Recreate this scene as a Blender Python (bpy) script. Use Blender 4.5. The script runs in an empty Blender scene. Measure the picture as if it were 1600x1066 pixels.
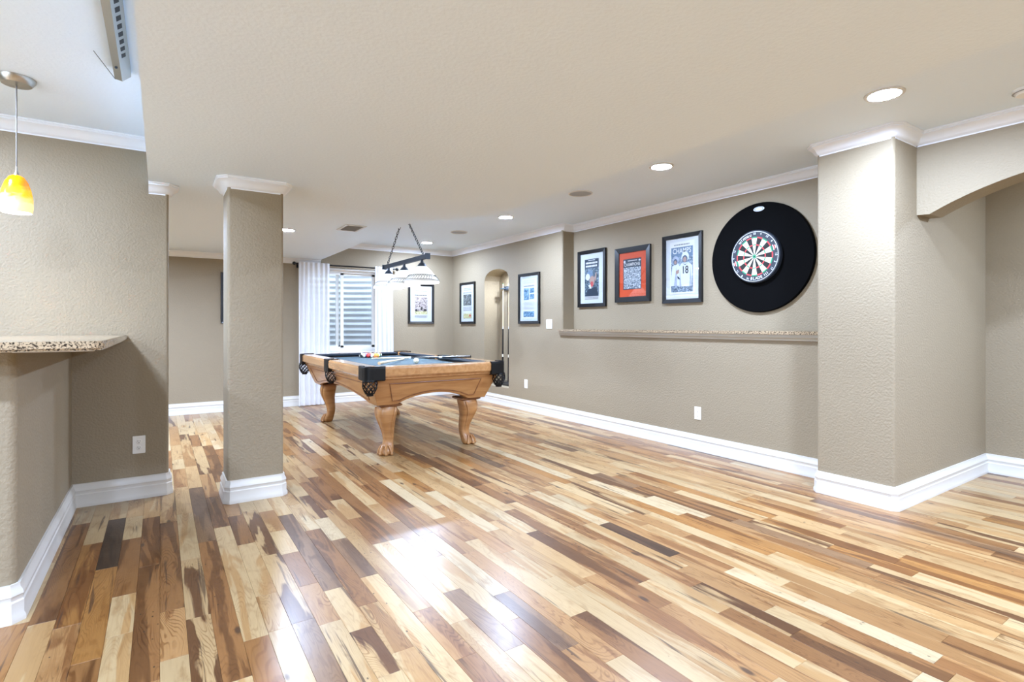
import bpy, bmesh, math, random
from mathutils import Vector, Matrix

# ------------------------------------------------------------------ camera, world, exposure
S = bpy.context.scene
COL = S.collection
FPX, TH, CAMH = 835.434, math.radians(33.3585), 1.16
cam = bpy.data.cameras.new('camera')
cam.sensor_width = 36.0
cam.lens = FPX / 1600 * 36.0
cam.shift_y = -24.0 / 1600
cam.clip_start = 0.05
camo = bpy.data.objects.new('camera', cam)
COL.objects.link(camo)
camo.location = (0, 0, CAMH)
camo.rotation_euler = (math.radians(90), 0, -TH)
S.camera = camo

W = bpy.data.worlds.new('world')
S.world = W
W.use_nodes = True
W.node_tree.nodes['Background'].inputs[0].default_value = (0.62, 0.785, 1.0, 1)
W.node_tree.nodes['Background'].inputs[1].default_value = 1.7

S.view_settings.view_transform = 'Standard'
S.view_settings.look = 'None'
S.view_settings.gamma = 1
S.view_settings.use_curve_mapping = False
S.view_settings.exposure = 1.84
S.cycles.max_bounces = 10
S.cycles.diffuse_bounces = 6
S.cycles.sample_clamp_indirect = 6.0
S.cycles.caustics_reflective = False
S.cycles.caustics_refractive = False
S.cycles.use_denoising = True

CAN = 420.0          # emission of the recessed lamps
ZC, ZS = 2.42, 2.13  # high ceiling, dropped ceiling

# ------------------------------------------------------------------ helpers
def lin(c):
    return tuple((x / 255 / 12.92 if x / 255 <= 0.04045 else ((x / 255 + 0.055) / 1.055) ** 2.4) for x in c)

def mat(name, rgb, rough=0.5, metal=0.0, bump=None, emit=None, coat=0.0, spec=0.5, vary=None, alpha=None, transl=0):
    m = bpy.data.materials.new(name)
    m.use_nodes = True
    nt = m.node_tree
    b = nt.nodes['Principled BSDF']
    c = (*lin(rgb), 1)
    b.inputs['Base Color'].default_value = c
    b.inputs['Roughness'].default_value = rough
    b.inputs['Metallic'].default_value = metal
    b.inputs['Specular IOR Level'].default_value = spec
    if coat:
        b.inputs['Coat Weight'].default_value = coat
        b.inputs['Coat Roughness'].default_value = 0.08
    if emit:
        b.inputs['Emission Color'].default_value = (*lin(emit[0]), 1)
        b.inputs['Emission Strength'].default_value = emit[1]
    if bump or vary:
        geo = nt.nodes.new('ShaderNodeNewGeometry')
    if bump:   # (scale, strength, distance, detail)
        n = nt.nodes.new('ShaderNodeTexNoise')
        n.inputs['Scale'].default_value = bump[0]
        n.inputs['Detail'].default_value = bump[3] if len(bump) > 3 else 2
        nt.links.new(geo.outputs['Position'], n.inputs['Vector'])
        bp = nt.nodes.new('ShaderNodeBump')
        bp.inputs['Strength'].default_value = bump[1]
        bp.inputs['Distance'].default_value = bump[2]
        nt.links.new(n.outputs['Fac'], bp.inputs['Height'])
        nt.links.new(bp.outputs['Normal'], b.inputs['Normal'])
    if vary:   # (scale vector, rgb2, lo, hi)
        mp = nt.nodes.new('ShaderNodeMapping')
        mp.inputs['Scale'].default_value = vary[0]
        nt.links.new(geo.outputs['Position'], mp.inputs['Vector'])
        n2 = nt.nodes.new('ShaderNodeTexNoise')
        n2.inputs['Scale'].default_value = 1
        n2.inputs['Detail'].default_value = 5
        n2.inputs['Distortion'].default_value = 0.4
        nt.links.new(mp.outputs['Vector'], n2.inputs['Vector'])
        r = nt.nodes.new('ShaderNodeMapRange')
        r.inputs['From Min'].default_value = vary[2]
        r.inputs['From Max'].default_value = vary[3]
        nt.links.new(n2.outputs['Fac'], r.inputs['Value'])
        mx = nt.nodes.new('ShaderNodeMix')
        mx.data_type = 'RGBA'
        mx.inputs['A'].default_value = c
        mx.inputs['B'].default_value = (*lin(vary[1]), 1)
        nt.links.new(r.outputs['Result'], mx.inputs['Factor'])
        nt.links.new(mx.outputs['Result'], b.inputs['Base Color'])
    return m

M = {}
M['wall'] = mat('greige wall paint', (148, 135, 113), 0.62, bump=(75, 0.6, 0.006, 3), spec=0.35)
M['ceil'] = mat('white ceiling paint', (229, 242, 255), 0.8, bump=(60, 0.3, 0.006, 3), spec=0.2)
M['trim'] = mat('white trim paint', (212, 209, 203), 0.35, spec=0.5)
M['crown'] = mat('white crown paint', (236, 240, 246), 0.4)
M['cord'] = mat('grey lamp cord', (104, 98, 92), 0.5)
M['white'] = mat('white plastic', (240, 239, 235), 0.35)
M['hole'] = mat('dark slot', (25, 24, 24), 0.6)
M['black'] = mat('black frame', (10, 12, 16), 0.32, spec=0.5)
M['leather'] = mat('black leather', (11, 12, 14), 0.42, bump=(300, 0.2, 0.001), spec=0.3)
M['foam'] = mat('black foam', (10, 10, 11), 0.85, bump=(500, 0.3, 0.001), spec=0.04)
M['cloth'] = mat('slate blue felt', (56, 69, 76), 0.9, bump=(900, 0.2, 0.0006), spec=0.15)
M['cushion'] = mat('dark felt cushion', (24, 31, 40), 0.85, spec=0.2)
M['oak'] = mat('honey oak', (184, 136, 86), 0.33, vary=((3, 3, 26), (160, 110, 64), 0.35, 0.68), coat=0.25)
M['oakl'] = mat('pale oak rail top', (194, 146, 96), 0.22, vary=((26, 2.5, 26), (172, 122, 74), 0.35, 0.68), coat=1.0)
M['oakd'] = mat('brown oak moulding', (140, 94, 58), 0.35, vary=((8, 8, 30), (112, 72, 44), 0.4, 0.65))
M['granite'] = mat('speckled granite', (184, 162, 132), 0.15, vary=((120, 120, 120), (52, 42, 34), 0.46, 0.6), coat=0.3)
M['nickel'] = mat('brushed nickel', (176, 168, 156), 0.3, 1.0)
M['alu'] = mat('grey aluminium', (170, 170, 166), 0.35, 0.9)
M['iron'] = mat('blue grey iron', (54, 62, 72), 0.45, 0.3)
M['curt'] = None
M['lamp'] = mat('lamp lens', (255, 255, 255), 0.5, emit=((200, 221, 255), CAN))
M['grille'] = mat('speaker grille', (164, 166, 168), 0.7, bump=(400, 0.4, 0.002))
M['ductgrey'] = mat('grey duct', (120, 120, 118), 0.7)
M['silver'] = mat('silver badge', (190, 196, 200), 0.4, 0.4)
M['cream'] = mat('cream sisal', (226, 222, 205), 0.8)
M['dblack'] = mat('black sisal', (22, 24, 22), 0.8)
M['dred'] = mat('red sisal', (200, 62, 66), 0.8)
M['dgreen'] = mat('green sisal', (42, 140, 100), 0.8)
M['navy'] = mat('dark board edge', (38, 44, 54), 0.6)
M['wire'] = mat('white wire', (215, 218, 220), 0.4)
M['redp'] = mat('red print', (190, 50, 50), 0.6)

def nodes_of(name):
    m = bpy.data.materials.new(name)
    m.use_nodes = True
    nt = m.node_tree
    return m, nt, nt.nodes, nt.links, nt.nodes['Principled BSDF']

def sheer():
    m, nt, N, L, b = nodes_of('sheer white curtain')
    b.inputs['Base Color'].default_value = (*lin((240, 241, 244)), 1)
    b.inputs['Roughness'].default_value = 0.8
    b.inputs['Specular IOR Level'].default_value = 0.1
    tr = N.new('ShaderNodeBsdfTranslucent'); tr.inputs[0].default_value = (*lin((240, 242, 246)), 1)
    tp = N.new('ShaderNodeBsdfTransparent')
    a = N.new('ShaderNodeMixShader'); a.inputs[0].default_value = 0.12
    L.new(b.outputs[0], a.inputs[1]); L.new(tr.outputs[0], a.inputs[2])
    c = N.new('ShaderNodeMixShader'); c.inputs[0].default_value = 0.16
    L.new(a.outputs[0], c.inputs[1]); L.new(tp.outputs[0], c.inputs[2])
    L.new(c.outputs[0], N['Material Output'].inputs[0])
    return m
M['curt'] = sheer()

def glass():
    m, nt, N, L, b = nodes_of('clear glass')
    N.remove(b)
    t = N.new('ShaderNodeBsdfTransparent'); t.inputs[0].default_value = (0.97, 0.98, 0.98, 1)
    g = N.new('ShaderNodeBsdfGlossy'); g.inputs['Roughness'].default_value = 0.02
    lw = N.new('ShaderNodeLayerWeight'); lw.inputs[0].default_value = 0.5
    pw = N.new('ShaderNodeMath'); pw.operation = 'POWER'; L.new(lw.outputs['Facing'], pw.inputs[0]); pw.inputs[1].default_value = 5
    f = N.new('ShaderNodeMath'); f.operation = 'MULTIPLY_ADD'; L.new(pw.outputs[0], f.inputs[0]); f.inputs[1].default_value = 0.92; f.inputs[2].default_value = 0.05
    mx = N.new('ShaderNodeMixShader')
    L.new(f.outputs[0], mx.inputs[0]); L.new(t.outputs[0], mx.inputs[1]); L.new(g.outputs[0], mx.inputs[2])
    L.new(mx.outputs[0], N['Material Output'].inputs[0])
    return m
M['glass'] = glass()

def floor_mat():
    m, nt, N, L, b = nodes_of('hickory planks')
    geo = N.new('ShaderNodeNewGeometry')
    aA = N.new('ShaderNodeAttribute'); aA.attribute_name = 'tone_a'
    aB = N.new('ShaderNodeAttribute'); aB.attribute_name = 'tone_b'
    aP = N.new('ShaderNodeAttribute'); aP.attribute_name = 'prm'
    sep = N.new('ShaderNodeSeparateXYZ'); L.new(aP.outputs['Vector'], sep.inputs[0])
    off = N.new('ShaderNodeVectorMath'); off.operation = 'SCALE'
    cmb = N.new('ShaderNodeCombineXYZ')
    L.new(sep.outputs[0], cmb.inputs[0]); L.new(sep.outputs[0], cmb.inputs[2])
    cmb.inputs[1].default_value = 0.0
    L.new(cmb.outputs[0], off.inputs[0]); off.inputs['Scale'].default_value = 37.0
    add = N.new('ShaderNodeVectorMath'); add.operation = 'ADD'
    L.new(geo.outputs['Position'], add.inputs[0]); L.new(off.outputs[0], add.inputs[1])
    def noise(sc, detail=2, dist=0.0, rough=0.5):
        mp = N.new('ShaderNodeMapping'); mp.inputs['Scale'].default_value = sc
        L.new(add.outputs[0], mp.inputs['Vector'])
        n = N.new('ShaderNodeTexNoise'); n.inputs['Scale'].default_value = 1
        n.inputs['Detail'].default_value = detail; n.inputs['Distortion'].default_value = dist
        n.inputs['Roughness'].default_value = rough
        L.new(mp.outputs[0], n.inputs['Vector'])
        return n.outputs['Fac']
    def math_(op, a, bb, clamp=False):
        k = N.new('ShaderNodeMath'); k.operation = op; k.use_clamp = clamp
        for i, v in enumerate((a, bb)):
            if v is None: continue
            if isinstance(v, (int, float)): k.inputs[i].default_value = v
            else: L.new(v, k.inputs[i])
        return k.outputs[0]
    def rng(v, lo, hi):
        k = N.new('ShaderNodeMapRange'); k.interpolation_type = 'SMOOTHSTEP'
        L.new(v, k.inputs['Value'])
        for nm, x in (('From Min', lo), ('From Max', hi)):
            if isinstance(x, (int, float)): k.inputs[nm].default_value = x
            else: L.new(x, k.inputs[nm])
        return k.outputs['Result']
    def mix(f, a, bb, mode='MIX'):
        k = N.new('ShaderNodeMix'); k.data_type = 'RGBA'; k.blend_type = mode
        if isinstance(f, (int, float)): k.inputs['Factor'].default_value = f
        else: L.new(f, k.inputs['Factor'])
        for nm, x in (('A', a), ('B', bb)):
            if isinstance(x, tuple): k.inputs[nm].default_value = x
            else: L.new(x, k.inputs[nm])
        return k.outputs['Result']
    n1 = noise((13, 1.1, 1), 5, 0.8)
    fac = rng(n1, math_('SUBTRACT', sep.outputs[1], 0.03), math_('ADD', sep.outputs[1], 0.03))
    col = mix(fac, aA.outputs['Color'], aB.outputs['Color'])
    # cathedral figure: contour lines of a slow stretched noise
    n2 = noise((8, 1.0, 1), 2.5, 0.7)
    ring = math_('SINE', math_('MULTIPLY', n2, 210.0), None)
    ring = math_('MULTIPLY', rng(ring, 0.2, 1.0), rng(noise((9, 2.2, 1), 3), 0.36, 0.62))
    col = mix(math_('MULTIPLY', ring, sep.outputs[2]), col, mix(1.0, col, (0.62, 0.52, 0.42, 1), 'MULTIPLY'))
    fib = noise((170, 5, 1), 3)
    col = mix(math_('MULTIPLY', rng(fib, 0.42, 0.72), 0.22), col, mix(1.0, col, (0.60, 0.50, 0.42, 1), 'MULTIPLY'))
    slow = noise((4, 0.6, 1), 2)
    col = mix(math_('MULTIPLY', rng(slow, 0.5, 0.75), 0.35), col, mix(1.0, col, (0.78, 0.68, 0.56, 1), 'MULTIPLY'))
    mot = noise((16, 4.5, 1), 5, 1.2)
    col = mix(math_('MULTIPLY', rng(mot, 0.52, 0.70), 0.5), col, mix(1.0, col, (0.62, 0.50, 0.38, 1), 'MULTIPLY'))
    st = noise((42, 1.5, 1), 3, 0.6)
    st2 = noise((3, 1.1, 1), 1)
    stf = math_('MULTIPLY', rng(st, 0.60, 0.67), rng(st2, 0.5, 0.58))
    col = mix(math_('MULTIPLY', stf, 0.8), col, (*lin((66, 44, 30)), 1))
    mp = N.new('ShaderNodeMapping'); mp.inputs['Scale'].default_value = (8, 3.2, 1)
    L.new(add.outputs[0], mp.inputs['Vector'])
    vo = N.new('ShaderNodeTexVoronoi'); vo.inputs['Scale'].default_value = 1
    L.new(mp.outputs[0], vo.inputs['Vector'])
    sc = N.new('ShaderNodeSeparateColor'); L.new(vo.outputs['Color'], sc.inputs[0])
    kn = math_('MULTIPLY', rng(vo.outputs['Distance'], 0.13, 0.05), math_('GREATER_THAN', sc.outputs[0], 0.6))
    col = mix(math_('MULTIPLY', kn, 0.85), col, (*lin((60, 40, 28)), 1))
    # small worm holes in some places
    mp2 = N.new('ShaderNodeMapping'); mp2.inputs['Scale'].default_value = (48, 26, 1)
    L.new(add.outputs[0], mp2.inputs['Vector'])
    vo2 = N.new('ShaderNodeTexVoronoi'); vo2.inputs['Scale'].default_value = 1
    L.new(mp2.outputs[0], vo2.inputs['Vector'])
    sc2 = N.new('ShaderNodeSeparateColor'); L.new(vo2.outputs['Color'], sc2.inputs[0])
    hol = math_('MULTIPLY', rng(vo2.outputs['Distance'], 0.2, 0.1), math_('GREATER_THAN', sc2.outputs[1], 0.7))
    hol = math_('MULTIPLY', hol, rng(noise((5, 1.6, 1), 1), 0.6, 0.66))
    col = mix(math_('MULTIPLY', hol, 0.9), col, (*lin((50, 34, 24)), 1))
    L.new(col, b.inputs['Base Color'])
    wn = N.new('ShaderNodeTexNoise'); wn.inputs['Scale'].default_value = 9; wn.inputs['Detail'].default_value = 2
    L.new(geo.outputs['Position'], wn.inputs['Vector'])
    bp = N.new('ShaderNodeBump'); bp.inputs['Strength'].default_value = 0.12; bp.inputs['Distance'].default_value = 0.01
    L.new(wn.outputs['Fac'], bp.inputs['Height']); L.new(bp.outputs['Normal'], b.inputs['Normal'])
    b.inputs['Roughness'].default_value = 0.32
    b.inputs['Specular IOR Level'].default_value = 0.4
    b.inputs['Coat Weight'].default_value = 0.12
    b.inputs['Coat Roughness'].default_value = 0.2
    return m
M['floor'] = floor_mat()

# ---- bmesh shapes
def box(bm, x0, x1, y0, y1, z0, z1, mi=0):
    v = [bm.verts.new((x, y, z)) for z in (z0, z1) for y in (y0, y1) for x in (x0, x1)]
    for f in ((0, 2, 3, 1), (4, 5, 7, 6), (0, 1, 5, 4), (2, 6, 7, 3), (0, 4, 6, 2), (1, 3, 7, 5)):
        bm.faces.new([v[i] for i in f]).material_index = mi
    return v

def prism(bm, poly, a0, a1, axis='z', mi=0):
    """extrude a 2D polygon along an axis (z: xy poly, x: yz poly, y: xz poly)"""
    def P(p, a):
        return (p[0], p[1], a) if axis == 'z' else ((a, p[0], p[1]) if axis == 'x' else (p[0], a, p[1]))
    lo = [bm.verts.new(P(p, a0)) for p in poly]
    hi = [bm.verts.new(P(p, a1)) for p in poly]
    n = len(poly)
    fs = [bm.faces.new(lo), bm.faces.new(hi)]
    for i in range(n):
        fs.append(bm.faces.new((lo[i], lo[(i + 1) % n], hi[(i + 1) % n], hi[i])))
    for f in fs: f.material_index = mi

def rpoly(pts, r, which, seg=5):
    """round the listed corners of a polygon"""
    out = []
    n = len(pts)
    for i, p in enumerate(pts):
        if i not in which:
            out.append(p); continue
        p = Vector(p); a = (Vector(pts[i - 1]) - p).normalized(); b = (Vector(pts[(i + 1) % n]) - p).normalized()
        s, e = p + a * r, p + b * r
        for k in range(seg + 1):
            t = k / seg
            q = (1 - t) ** 2 * s + 2 * t * (1 - t) * (p + (s + e - 2 * p) * 0.12) + t * t * e
            out.append((q.x, q.y))
    return out

def lathe(bm, prof, seg=24, mi=0, c=(0, 0, 0), cap=True):
    rings = []
    for r, z in prof:
        if r < 1e-6:
            rings.append([bm.verts.new((c[0], c[1], c[2] + z))])
        else:
            rings.append([bm.verts.new((c[0] + r * math.cos(2 * math.pi * i / seg), c[1] + r * math.sin(2 * math.pi * i / seg), c[2] + z)) for i in range(seg)])
    for a, b in zip(rings, rings[1:]):
        for i in range(seg):
            j = (i + 1) % seg
            if len(a) == 1 and len(b) == 1: continue
            if len(a) == 1: f = (a[0], b[j], b[i])
            elif len(b) == 1: f = (a[i], a[j], b[0])
            else: f = (a[i], a[j], b[j], b[i])
            bm.faces.new(f).material_index = mi
    if cap:
        for rg in (rings[0], rings[-1]):
            if len(rg) > 2: bm.faces.new(rg).material_index = mi

def tube(bm, pts, r, seg=6, closed=False, mi=0, r1=None):
    pts = [Vector(p) for p in pts]
    n = len(pts); rings = []
    prev = None
    for i, p in enumerate(pts):
        if closed: t = pts[(i + 1) % n] - pts[i - 1]
        else: t = pts[min(i + 1, n - 1)] - pts[max(i - 1, 0)]
        t.normalize()
        if prev is None:
            u = t.orthogonal().normalized()
        else:
            u = (prev - t * prev.dot(t))
            u = u.normalized() if u.length > 1e-6 else t.orthogonal().normalized()
        prev = u; w = t.cross(u)
        rr = r if r1 is None else r + (r1 - r) * i / max(1, n - 1)
        rings.append([bm.verts.new(p + (u * math.cos(2 * math.pi * k / seg) + w * math.sin(2 * math.pi * k / seg)) * rr) for k in range(seg)])
    rng_ = range(n) if closed else range(n - 1)
    for i in rng_:
        a, b = rings[i], rings[(i + 1) % n]
        for k in range(seg):
            bm.faces.new((a[k], a[(k + 1) % seg], b[(k + 1) % seg], b[k])).material_index = mi
    if not closed:
        bm.faces.new(rings[0]).material_index = mi; bm.faces.new(rings[-1]).material_index = mi

def ball(bm, c, r, seg=16, ring=10, mi=0, s=(1, 1, 1)):
    prof = [(math.sin(math.pi * i / ring), -math.cos(math.pi * i / ring)) for i in range(ring + 1)]
    t = bmesh.new(); lathe(t, prof, seg, mi, cap=False)
    mtx = Matrix.Translation(c) @ Matrix.Diagonal((r * s[0], r * s[1], r * s[2], 1))
    merge(bm, t, mtx)

def merge(bm, other, mtx=None):
    if mtx is not None: other.transform(mtx)
    mp = {}
    for v in other.verts: mp[v] = bm.verts.new(v.co)
    for f in other.faces:
        try: bm.faces.new([mp[v] for v in f.verts]).material_index = f.material_index
        except ValueError: pass
    other.free()

def obj(name, bm, mats, parent=None, smooth=False, loc=None, kind=None):
    bmesh.ops.remove_doubles(bm, verts=bm.verts, dist=1e-6) if not smooth else None
    bmesh.ops.recalc_face_normals(bm, faces=bm.faces)
    me = bpy.data.meshes.new(name)
    bm.to_mesh(me); bm.free()
    for m_ in (mats if isinstance(mats, (list, tuple)) else [mats]):
        me.materials.append(M[m_] if isinstance(m_, str) else m_)
    if smooth:
        me.polygons.foreach_set('use_smooth', [True] * len(me.polygons))
        try: me.set_sharp_from_angle(angle=math.radians(smooth if smooth is not True else 40))
        except Exception: pass
    o = bpy.data.objects.new(name, me)
    COL.objects.link(o)
    if parent: o.parent = parent
    if loc: o.location = loc
    if kind: o['kind'] = kind
    return o

def tag(o, label=None, cat=None, group=None, kind=None):
    if label: o['label'] = label
    if cat: o['category'] = cat
    if group: o['group'] = group
    if kind: o['kind'] = kind
    return o

def thing(name, label, cat, loc=(0, 0, 0), rz=0.0, group=None):
    o = bpy.data.objects.new(name, None)
    COL.objects.link(o)
    o.empty_display_size = 0.1
    o.location = loc; o.rotation_euler = (0, 0, rz)
    return tag(o, label, cat, group)

def struct(name, bm, m, label=None, smooth=False):
    o = obj(name, bm, m, smooth=smooth)
    o['kind'] = 'structure'
    if label: o['label'] = label
    return o

def sweep_paths(path, prof, groups, mname, closed=False, chamfer=0.02, sign=1):
    """sweep profile (out, z) along a plan path; out is to the right of the direction of travel"""
    pts = [Vector(p) for p in path]; n = len(pts)
    newp, seg_of = [], []
    for i, p in enumerate(pts):
        ends = (not closed) and i in (0, n - 1)
        if not ends:
            a = pts[i - 1]; c = pts[(i + 1) % n]
            d1, d2 = (p - a).normalized(), (c - p).normalized()
            cr = d1.x * d2.y - d1.y * d2.x
            if cr > 1e-3 and chamfer:     # turning left = convex corner when 'out' is on the right
                newp += [p - d1 * chamfer, p + d2 * chamfer]; seg_of += [i - 1, i]
                continue
        newp.append(p); seg_of.append(i)
    n2 = len(newp)
    rings = []
    for i, p in enumerate(newp):
        if closed: a, c = newp[i - 1], newp[(i + 1) % n2]
        else: a, c = newp[max(i - 1, 0)], newp[min(i + 1, n2 - 1)]
        d1 = (p - a).normalized() if (p - a).length > 0 else None
        d2 = (c - p).normalized() if (c - p).length > 0 else None
        if d1 is None: d1 = d2
        if d2 is None: d2 = d1
        n1 = Vector((d1.y, -d1.x)); nn2 = Vector((d2.y, -d2.x))
        m_ = (n1 + nn2).normalized(); k = 1 / max(0.3, m_.dot(n1))
        rings.append([(p.x + m_.x * o_ * k, p.y + m_.y * o_ * k, z) for o_, z in prof])
    made = []
    for name, i0, i1, label in groups:
        bm = bmesh.new(); rv = {}
        idx = [j for j in range(n2)]
        def seg_in(j): return i0 <= seg_of[j] < i1
        js = [j for j in range(n2 if closed else n2 - 1) if seg_in(j) or (j > 0 and seg_of[j] == seg_of[j - 1] and False)]
        for j in js:
            k2 = (j + 1) % n2
            for q in (j, k2):
                if q not in rv: rv[q] = [bm.verts.new(c) for c in rings[q]]
            A, B = rv[j], rv[k2]
            for t in range(len(prof) - 1):
                bm.faces.new((A[t], B[t], B[t + 1], A[t + 1]))
        if js and not closed:
            for q in (js[0], js[-1] + 1):
                try: bm.faces.new(rv[q])
                except Exception: pass
        made.append(struct(name, bm, mname, label, smooth=35))
    return made

# ------------------------------------------------------------------ structure: floor
PW = 0.0853
TONE = {'pale': ((230, 196, 144), (214, 168, 110)), 'white': ((234, 208, 164), (222, 186, 136)),
        'paletan': ((220, 178, 122), (190, 140, 86)), 'tan': ((204, 154, 98), (166, 114, 66)),
        'orange': ((196, 138, 74), (150, 96, 48)), 'brown': ((172, 120, 70), (128, 84, 46)),
        'umber': ((112, 80, 56), (86, 60, 42)),
        'dark': ((92, 70, 51), (70, 52, 38)), 'greybrown': ((164, 124, 86), (128, 92, 62)),
        'split': ((224, 186, 132), (124, 82, 48))}
JOINTS = {-5: [(2.75, 'brown', 'pale')], -4: [(1.9, 'tan', 'orange'), (3.6, 'pale', 'orange')],
          -3: [(3.98, 'pale', 'dark'), (3.20, 'dark', 'orange'), (2.35, 'orange', 'brown')],
          -2: [(2.485, 'pale', 'pale'), (2.84, 'brown', 'pale'), (3.57, 'pale', 'brown')],
          -1: [(3.12, 'brown', 'brown'), (3.90, 'pale', 'brown'), (2.1, 'brown', 'tan')],
          0: [(2.585, 'brown', 'tan'), (3.75, 'paletan', 'brown')],
          1: [(2.465, 'split', 'split'), (3.095, 'pale', 'split')],
          2: [(1.955, 'brown', 'pale'), (3.3, 'greybrown', 'brown')],
          3: [(2.18, 'pale', 'brown'), (3.49, 'brown', 'pale')],
          4: [(2.51, 'pale', 'paletan'), (3.65, 'tan', 'brown'), (3.15, 'brown', 'pale')],
          5: [(2.205, 'split', 'greybrown'), (3.7, 'pale', 'split')],
          6: [(2.90, 'pale', 'brown'), (3.635, 'pale', 'paletan'), (2.50, 'brown', 'tan'), (3.25, 'paletan', 'pale')],
          7: [(1.71, 'tan', 'pale'), (2.025, 'pale', 'split'), (3.5, 'pale', 'greybrown'), (2.4, 'greybrown', 'pale')],
          8: [(2.19, 'brown', 'paletan'), (3.16, 'white', 'brown')], 9: [(2.435, 'greybrown', 'pale')],
          10: [(1.655, 'tan', 'brown')],
          11: [(1.865, 'brown', 'pale'), (2.77, 'brown', 'white'), (3.615, 'brown', 'pale'), (3.21, 'pale', 'brown')],
          12: [(2.10, 'white', 'greybrown')], 13: [(3.015, 'pale', 'greybrown'), (1.76, 'pale', 'brown'), (2.45, 'greybrown', 'pale')],
          14: [(2.745, 'brown', 'white')], 15: [(1.36, 'tan', 'pale'), (3.2, 'brown', 'tan')],
          16: [(1.65, 'pale', 'brown'), (2.535, 'tan', 'pale'), (2.93, 'white', 'tan')],
          17: [(1.96, 'pale', 'pale'), (2.305, 'tan', 'pale'), (3.14, 'pale', 'tan')],
          18: [(3.435, 'orange', 'white')], 21: [(1.695, 'tan', 'pale')],
          20: [(1.5, 'brown', 'tan'), (2.45, 'white', 'brown')],
          22: [(2.325, 'orange', 'pale'), (2.925, 'brown', 'pale')], 24: [(1.25, 'tan', 'pale')],
          25: [(2.32, 'white', 'umber'), (1.805, 'umber', 'tan')], 26: [(1.2, 'white', 'white'), (2.9, 'paletan', 'white')],
          28: [(2.365, 'pale', 'tan')], 30: [(1.545, 'orange', 'pale')], 32: [(2.055, 'white', 'tan')],
          35: [(1.845, 'pale', 'orange')], 38: [(2.14, 'pale', 'orange')]}
rnd = random.Random(11)
def rand_tone():
    return rnd.choices(['pale', 'white', 'paletan', 'tan', 'orange', 'brown', 'greybrown', 'split', 'dark'],
                       [0.2, 0.06, 0.24, 0.23, 0.1, 0.09, 0.03, 0.055, 0.005])[0]
YA, YB = -2.6, 8.17
planks = []
for k in range(-50, 66):
    x0, x1 = k * PW, (k + 1) * PW
    js = sorted(JOINTS.get(k, []))
    cuts = [(YA, None, None)] + js + [(YB, None, None)]
    for (ya, _, ta_above), (yb, tb_above, tb_below) in zip([(c[0], None, c[1]) for c in cuts], cuts[1:]):
        # tones: plank right above ya is ta_above, right below yb is tb_below
        segs = [ya]
        y = ya
        if not (ya > YA and yb < YB and yb - ya < 1.3):
            while True:
                y += rnd.uniform(0.35, 1.25)
                if y > yb - 0.3: break
                segs.append(y)
        segs.append(yb)
        for i in range(len(segs) - 1):
            t = None
            if i == 0 and ta_above: t = ta_above
            if i == len(segs) - 2 and tb_below: t = tb_below
            planks.append((x0, x1, segs[i], segs[i + 1], t or rand_tone()))

def plank_mesh(lst):
    """lst of planks into verts/faces + attributes"""
    vs, fs, A, B, Pm = [], [], [], [], []
    g, ch, dep = 0.0002, 0.0006, 0.012
    for x0, x1, y0, y1, t in lst:
        b = len(vs)
        a0, a1, b0, b1 = x0 + g, x1 - g, y0 + g, y1 - g
        dz = rnd.uniform(-0.0003, 0.0)
        for z, i in ((-dep, 0), (-0.0009 + dz, 0), (dz, ch)):
            vs += [(a0 + i, b0 + i, z), (a1 - i, b0 + i, z), (a1 - i, b1 - i, z), (a0 + i, b1 - i, z)]
        for r in (0, 4):
            for i in range(4):
                j = (i + 1) % 4
                fs.append((b + r + i, b + r + j, b + r + 4 + j, b + r + 4 + i))
        fs.append((b + 8, b + 9, b + 10, b + 11))
        ca, cb = TONE[t]
        f = 0.545 * rnd.uniform(0.88, 1.08)
        ca = [*(min(1, c * f) for c in lin(ca)), 1]; cb = [*(c * f for c in lin(cb)), 1]
        split = {'split': 0.5}.get(t, rnd.uniform(0.47, 0.62))
        pr = (rnd.uniform(0, 50), split, rnd.uniform(0.4, 0.9) * (0.6 if t in ('pale', 'white') else 1.3))
        A += ca * 12; B += cb * 12; Pm += list(pr) * 12
    return vs, fs, A, B, Pm

def plank_obj(name, lst, parent):
    c = (0, 0, 0)
    vs, fs, A, B, Pm = plank_mesh(lst)
    if len(lst) == 1:
        p = lst[0]; c = ((p[0] + p[1]) / 2, (p[2] + p[3]) / 2, 0)
        vs = [(v[0] - c[0], v[1] - c[1], v[2]) for v in vs]
    me = bpy.data.meshes.new(name)
    me.from_pydata(vs, [], fs)
    for nm, dat in (('tone_a', A), ('tone_b', B)):
        at = me.attributes.new(nm, 'FLOAT_COLOR', 'POINT'); at.data.foreach_set('color', dat)
    at = me.attributes.new('prm', 'FLOAT_VECTOR', 'POINT'); at.data.foreach_set('vector', Pm)
    me.materials.append(M['floor'])
    o = bpy.data.objects.new(name, me); COL.objects.link(o)
    o.parent = parent; o.location = c
    return o

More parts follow.
